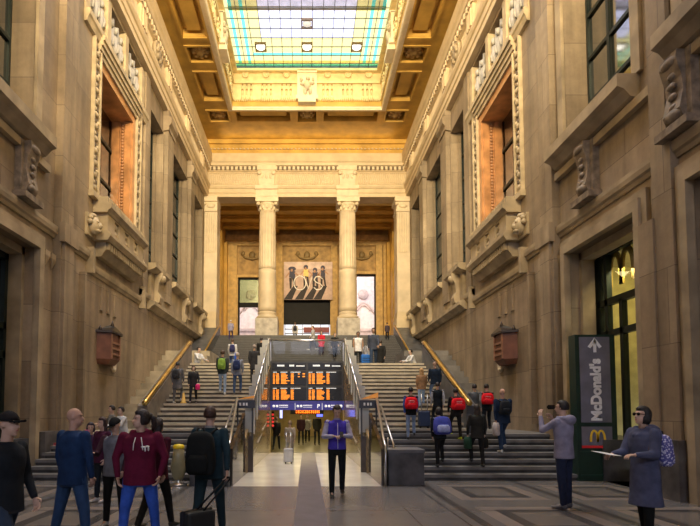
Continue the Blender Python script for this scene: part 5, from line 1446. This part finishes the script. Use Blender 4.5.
p = person('person with a navy rucksack and a bright blue bag crossing the landing on the left', at(232, 23.6), 23.6, 3.6, 1.5, 185, 'climb2', top=(.5, .5, .52), legs=JEAN, hair=BRN, grp=G1, bag=dict(label='navy rucksack of the person crossing the left landing', col=(.03, .03, .10), size=(.3, .16, .4)))
handbag('bright blue bag hanging beside the navy rucksack', p, 0, (.03, .12, .7), (.26, .16, .36), drop=-.15)
person('person in a white top sitting on the left end of the landing', at(196, 20.9), 20.9, 3.2, 1.6, 60, 'sit', top=(.6, .6, .6), legs=(.03, .03, .035), hair=(.02, .015, .01), grp=G1, lean=12)
person('dark-haired person in grey sitting on the terrace edge left of the lower steps', at(112, 14.75), 14.75, .66, 1.62, -60, 'sit', top=(.16, .15, .14), legs=(.10, .12, .16), hair=(.015, .012, .01), grp=G1, near=True, vz=.016)
person('dark-haired person in a white shirt and pale jeans sitting on the terrace edge', at(124, 14.45), 14.45, .62, 1.64, -40, 'sit', top=(.55, .55, .56), legs=LJ, hair=(.015, .012, .01), grp=G1, lean=10, near=True, vz=.016)
p = person('person in a white cap at the top of the upper flight on the left', at(230, 33.4), 33.4, 6.45, 1.35, 180, 'climb', top=(.30, .28, .40), legs=(.05, .04, .12), hs='cap', cap=(.75, .75, .75), grp=G3)
# ---- beyond the glass rail
p = person('person with a white shirt and dark rucksack on the upper floor before the bright doors', at(295, 38), 38, 6.9, 1.6, 180, 'walk', top=(.55, .55, .56), legs=(.12, .13, .18), hair=BRN, grp=G3, bag=dict(label='dark rucksack seen against the bright doors', col=(.05, .05, .07), size=(.28, .15, .4)))
person('person in pale grey striding across the upper flight behind the glass rail', at(313, 31.5), 31.5, zs(31.5), 1.55, -70, 'walk', top=(.42, .42, .44), legs=(.04, .045, .07), shoe=(.6, .6, .6), hair=BRN, grp=G3)
person('woman in a red coat with dark hair on the upper flight', at(321.5, 30.7), 30.7, zs(30.7), 1.52, 5, 'stand', top=(.50, .02, .04), legs=(.03, .012, .02), hs='long', hair=(.02, .012, .01), coat=True, toplen='mid', grp=G3)
person('person all in black walking down the upper flight right of the red coat', at(335, 30.0), 30.0, zs(30.0), 1.62, 10, 'walk', top=(.018, .018, .02), legs=DK, hair=(.02, .015, .01), grp=G3)
# ---- right landing
person('man in a white T-shirt and black trousers beside a blue suitcase on the landing', at(358.5, 22.5), 22.5, 3.6, 1.66, 5, 'stand', top=(.72, .72, .74), legs=DK, skinc=(.22, .12, .08), hair=(.012, .01, .01), grp=G2, sleeve=(.3, .18, .12))
suitcase('suitcase', 'bright blue suitcase standing on the landing', (at(366, 22.3), 22.3, 3.6), .1, (.42, .26, .62), simple('cobalt_shell', (.02, .15, .55), .35), handle=.35)
person('man in an open dark jacket and white shirt walking down towards the landing edge', at(374, 22.0), 22.0, 3.6, 1.78, -5, 'walk', top=(.05, .06, .09), legs=(.03, .045, .09), hair=(.02, .015, .01), skinc=(.3, .18, .13), grp=G2, collar=(.7, .7, .7))
person('person in grey partly hidden between the white T-shirt and the open jacket', at(369, 24.2), 24.2, 3.6, 1.5, 10, 'stand', top=(.25, .25, .28), legs=DK, hair=BRN, grp=G2)
person('person in a black coat further back on the right of the landing', at(381, 25.4), 25.4, 3.6, 1.72, 180, 'walk', top=(.015, .015, .018), legs=DK, hair=(.02, .015, .01), coat=True, toplen='mid', grp=G2)
person('small distant person in dark clothes near the right pilaster at the stair top', at(388, 33.5), 33.5, 6.45, 1.2, 180, 'stand', top=(.07, .05, .06), legs=DK, hair=BRN, grp=G3)
person('person in a white shirt crouching at the right end of the landing', at(415, 21.3), 21.3, 3.2, 1.55, -75, 'sit', top=(.55, .55, .55), legs=(.03, .03, .035), hair=(.02, .015, .01), grp=G2, lean=20)
# ---- climbing the right flight
p = climber('long-haired blonde woman in a tan jacket and pale jeans on the right stairs', 422, 409, 374, 176, top=(.32, .19, .10), legs=LJ, hs='long', hair=(.50, .30, .12), grp=G2, bump=1.12)
p = climber('man in a dark navy jacket and jeans climbing beside the blonde woman', 435.5, 406, 368, 180, 'climb2', top=(.014, .026, .05), legs=(.14, .20, .34), hair=(.30, .18, .12), grp=G2, bump=1.08, fat=1.1)
RED = (.72, .012, .022)
def logo(bag):       # white scribble mark on a red delivery-style bag
    f = MB(); 
    for k2 in range(5): f.tube([(-.09+.04*k2, -.098, .26), (-.07+.04*k2, -.104, .29), (-.06+.04*k2, -.100, .25)], .006, 5)
    f.tube([(-.09, -.098, .20), (.09, -.098, .22)], .005, 5); f.build('white_mark', WHITE, bag, world=False)
p = climber('person in a black top and pale jeans with the leftmost of three red rucksacks', 411, 441, 391, 172, 'climb', top=(.012, .012, .014), legs=(.22, .30, .46), hair=(.012, .01, .01), grp=G2, bump=1.03, sleeve=(.06, .1, .4), bag=dict(label='red rucksack on the leftmost climber of the right stairs', col=RED, size=(.42, .2, .40), col2=(.6, .01, .02))); logo(p['bag'])
p = climber('person in a black gilet with white sleeves climbing with a navy trolley case', 438, 432, 389, 182, 'climb2', top=(.018, .02, .022), legs=(.02, .02, .03), sleeve=(.5, .5, .52), hair=(.015, .012, .01), grp=G2)
x, y = onstair(424, 432); suitcase('suitcase', 'navy trolley case on the right stairs between the red rucksack and the white sleeves', (x, y, zs(y)), PI, (.34, .22, .5), simple('navy_shell', (.02, .04, .10), .5), handle=.5)
p = climber('woman in black leggings with a big violet blue bag on her back', 440, 472, 416, 180, 'climb', top=(.02, .02, .025), legs=(.01, .01, .012), hs='bob', hair=(.02, .015, .012), grp=G2, lean=14, near=True, vz=.014, bag=dict(label='large violet blue bag with white print on the woman in black leggings', col=(.055, .07, .36), col2=(.30, .34, .60), size=(.50, .26, .52), dz=.0))
p = climber('person in black with yellow shoes and a red rucksack in the middle of the three', 456, 441, 393, 182, 'climb2', top=(.012, .012, .014), legs=(.012, .012, .014), shoe=(.6, .75, .05), hair=(.012, .01, .01), grp=G2, bag=dict(label='red rucksack on the climber with yellow shoes', col=RED, size=(.46, .2, .40), col2=(.6, .01, .02))); logo(p['bag'])
p = person('person with grey checked sleeves and a red rucksack nearest the right wall', at(487, 15.1), 15.1, 1.05, 1.45, 168, 'climb', top=(.02, .02, .022), sleeve=(.22, .24, .26), legs=(.02, .02, .022), hair=(.012, .01, .01), grp=G2, bag=dict(label='red rucksack on the person nearest the right wall', col=RED, size=(.42, .2, .40), col2=(.6, .01, .02))); logo(p['bag'])
p = person('person in dark clothes just left of the rightmost red rucksack', at(475, 15.6), 15.6, 1.05, 1.5, 186, 'walk', top=(.10, .11, .12), legs=DK, hair=(.015, .012, .01), grp=G2)
p = climber('woman with long black hair and dark clothes carrying dark bags up the right stairs', 477, 471, 410, 180, 'climb2', top=(.022, .022, .020), legs=(.012, .012, .014), hs='long', hair=(.03, .022, .018), grp=G2, near=True, vz=.014, arms=((6, 14, 8, 2), (6, 14, 8, 2)), bump=1.0)
handbag('dark green bag in the left hand of the long-haired woman', p, 1, (.015, .05, .03), (.34, .2, .34), drop=.0)
handbag('black bag in the right hand of the long-haired woman', p, 0, (.015, .015, .015), (.3, .18, .3), drop=.02)
p = climber('balding man in a navy jacket with a small dark backpack climbing the right stairs', 503, 457, 394, 184, 'climb', top=(.014, .028, .065), legs=(.022, .045, .10), hs='bald', skinc=(.50, .29, .21), grp=G2, near=True, vz=.014, fat=1.08, shoe=(.5, .5, .5), bump=1.0, bag=dict(label='small dark backpack on the balding man in navy', col=(.018, .022, .03), size=(.28, .15, .38), dx=.05))
handbag('pale translucent carrier bag in the hand of the balding man in navy', p, 1, (.45, .40, .40), (.28, .16, .36), drop=.0)
# ---- inside the passage
person('dark silhouette of a man at the left of the passage mouth', at(276.5, 22.0), 22.0, 0, 1.45, 170, 'walk', top=(.012, .012, .014), legs=DK, hair=(.1, .06, .04), grp=G4)
person('person in pale clothes pulling a white case into the passage', at(290, 17.6), 17.6, 0, 1.36, 178, 'walk', top=(.30, .25, .20), legs=(.25, .23, .21), hair=(.25, .16, .10), grp=G4, arms=((-20, 8, 6, 2), (10, 8, 20, 2)))
suitcase('suitcase', 'small white trolley case rolling on the pale passage floor', (at(288.5, 16.3), 16.3, 0.0), PI, (.30, .2, .5), simple('white_shell', (.62, .62, .64), .4), handle=.5)
person('dark-clothed person deep in the passage left of centre', at(301, 25.5), 25.5, 0, 1.5, 0, 'stand', top=(.03, .018, .016), legs=DK, hair=(.02, .015, .01), grp=G4)
person('person with a white shirt front deep in the middle of the passage', at(307.5, 27), 27, 0, 1.5, 0, 'walk', top=(.3, .3, .3), legs=DK, hair=(.02, .015, .01), grp=G4)
person('person in black standing deep in the passage right of centre', at(317, 25), 25, 0, 1.55, 10, 'stand', top=(.012, .012, .012), legs=DK, hair=(.02, .015, .01), grp=G4)
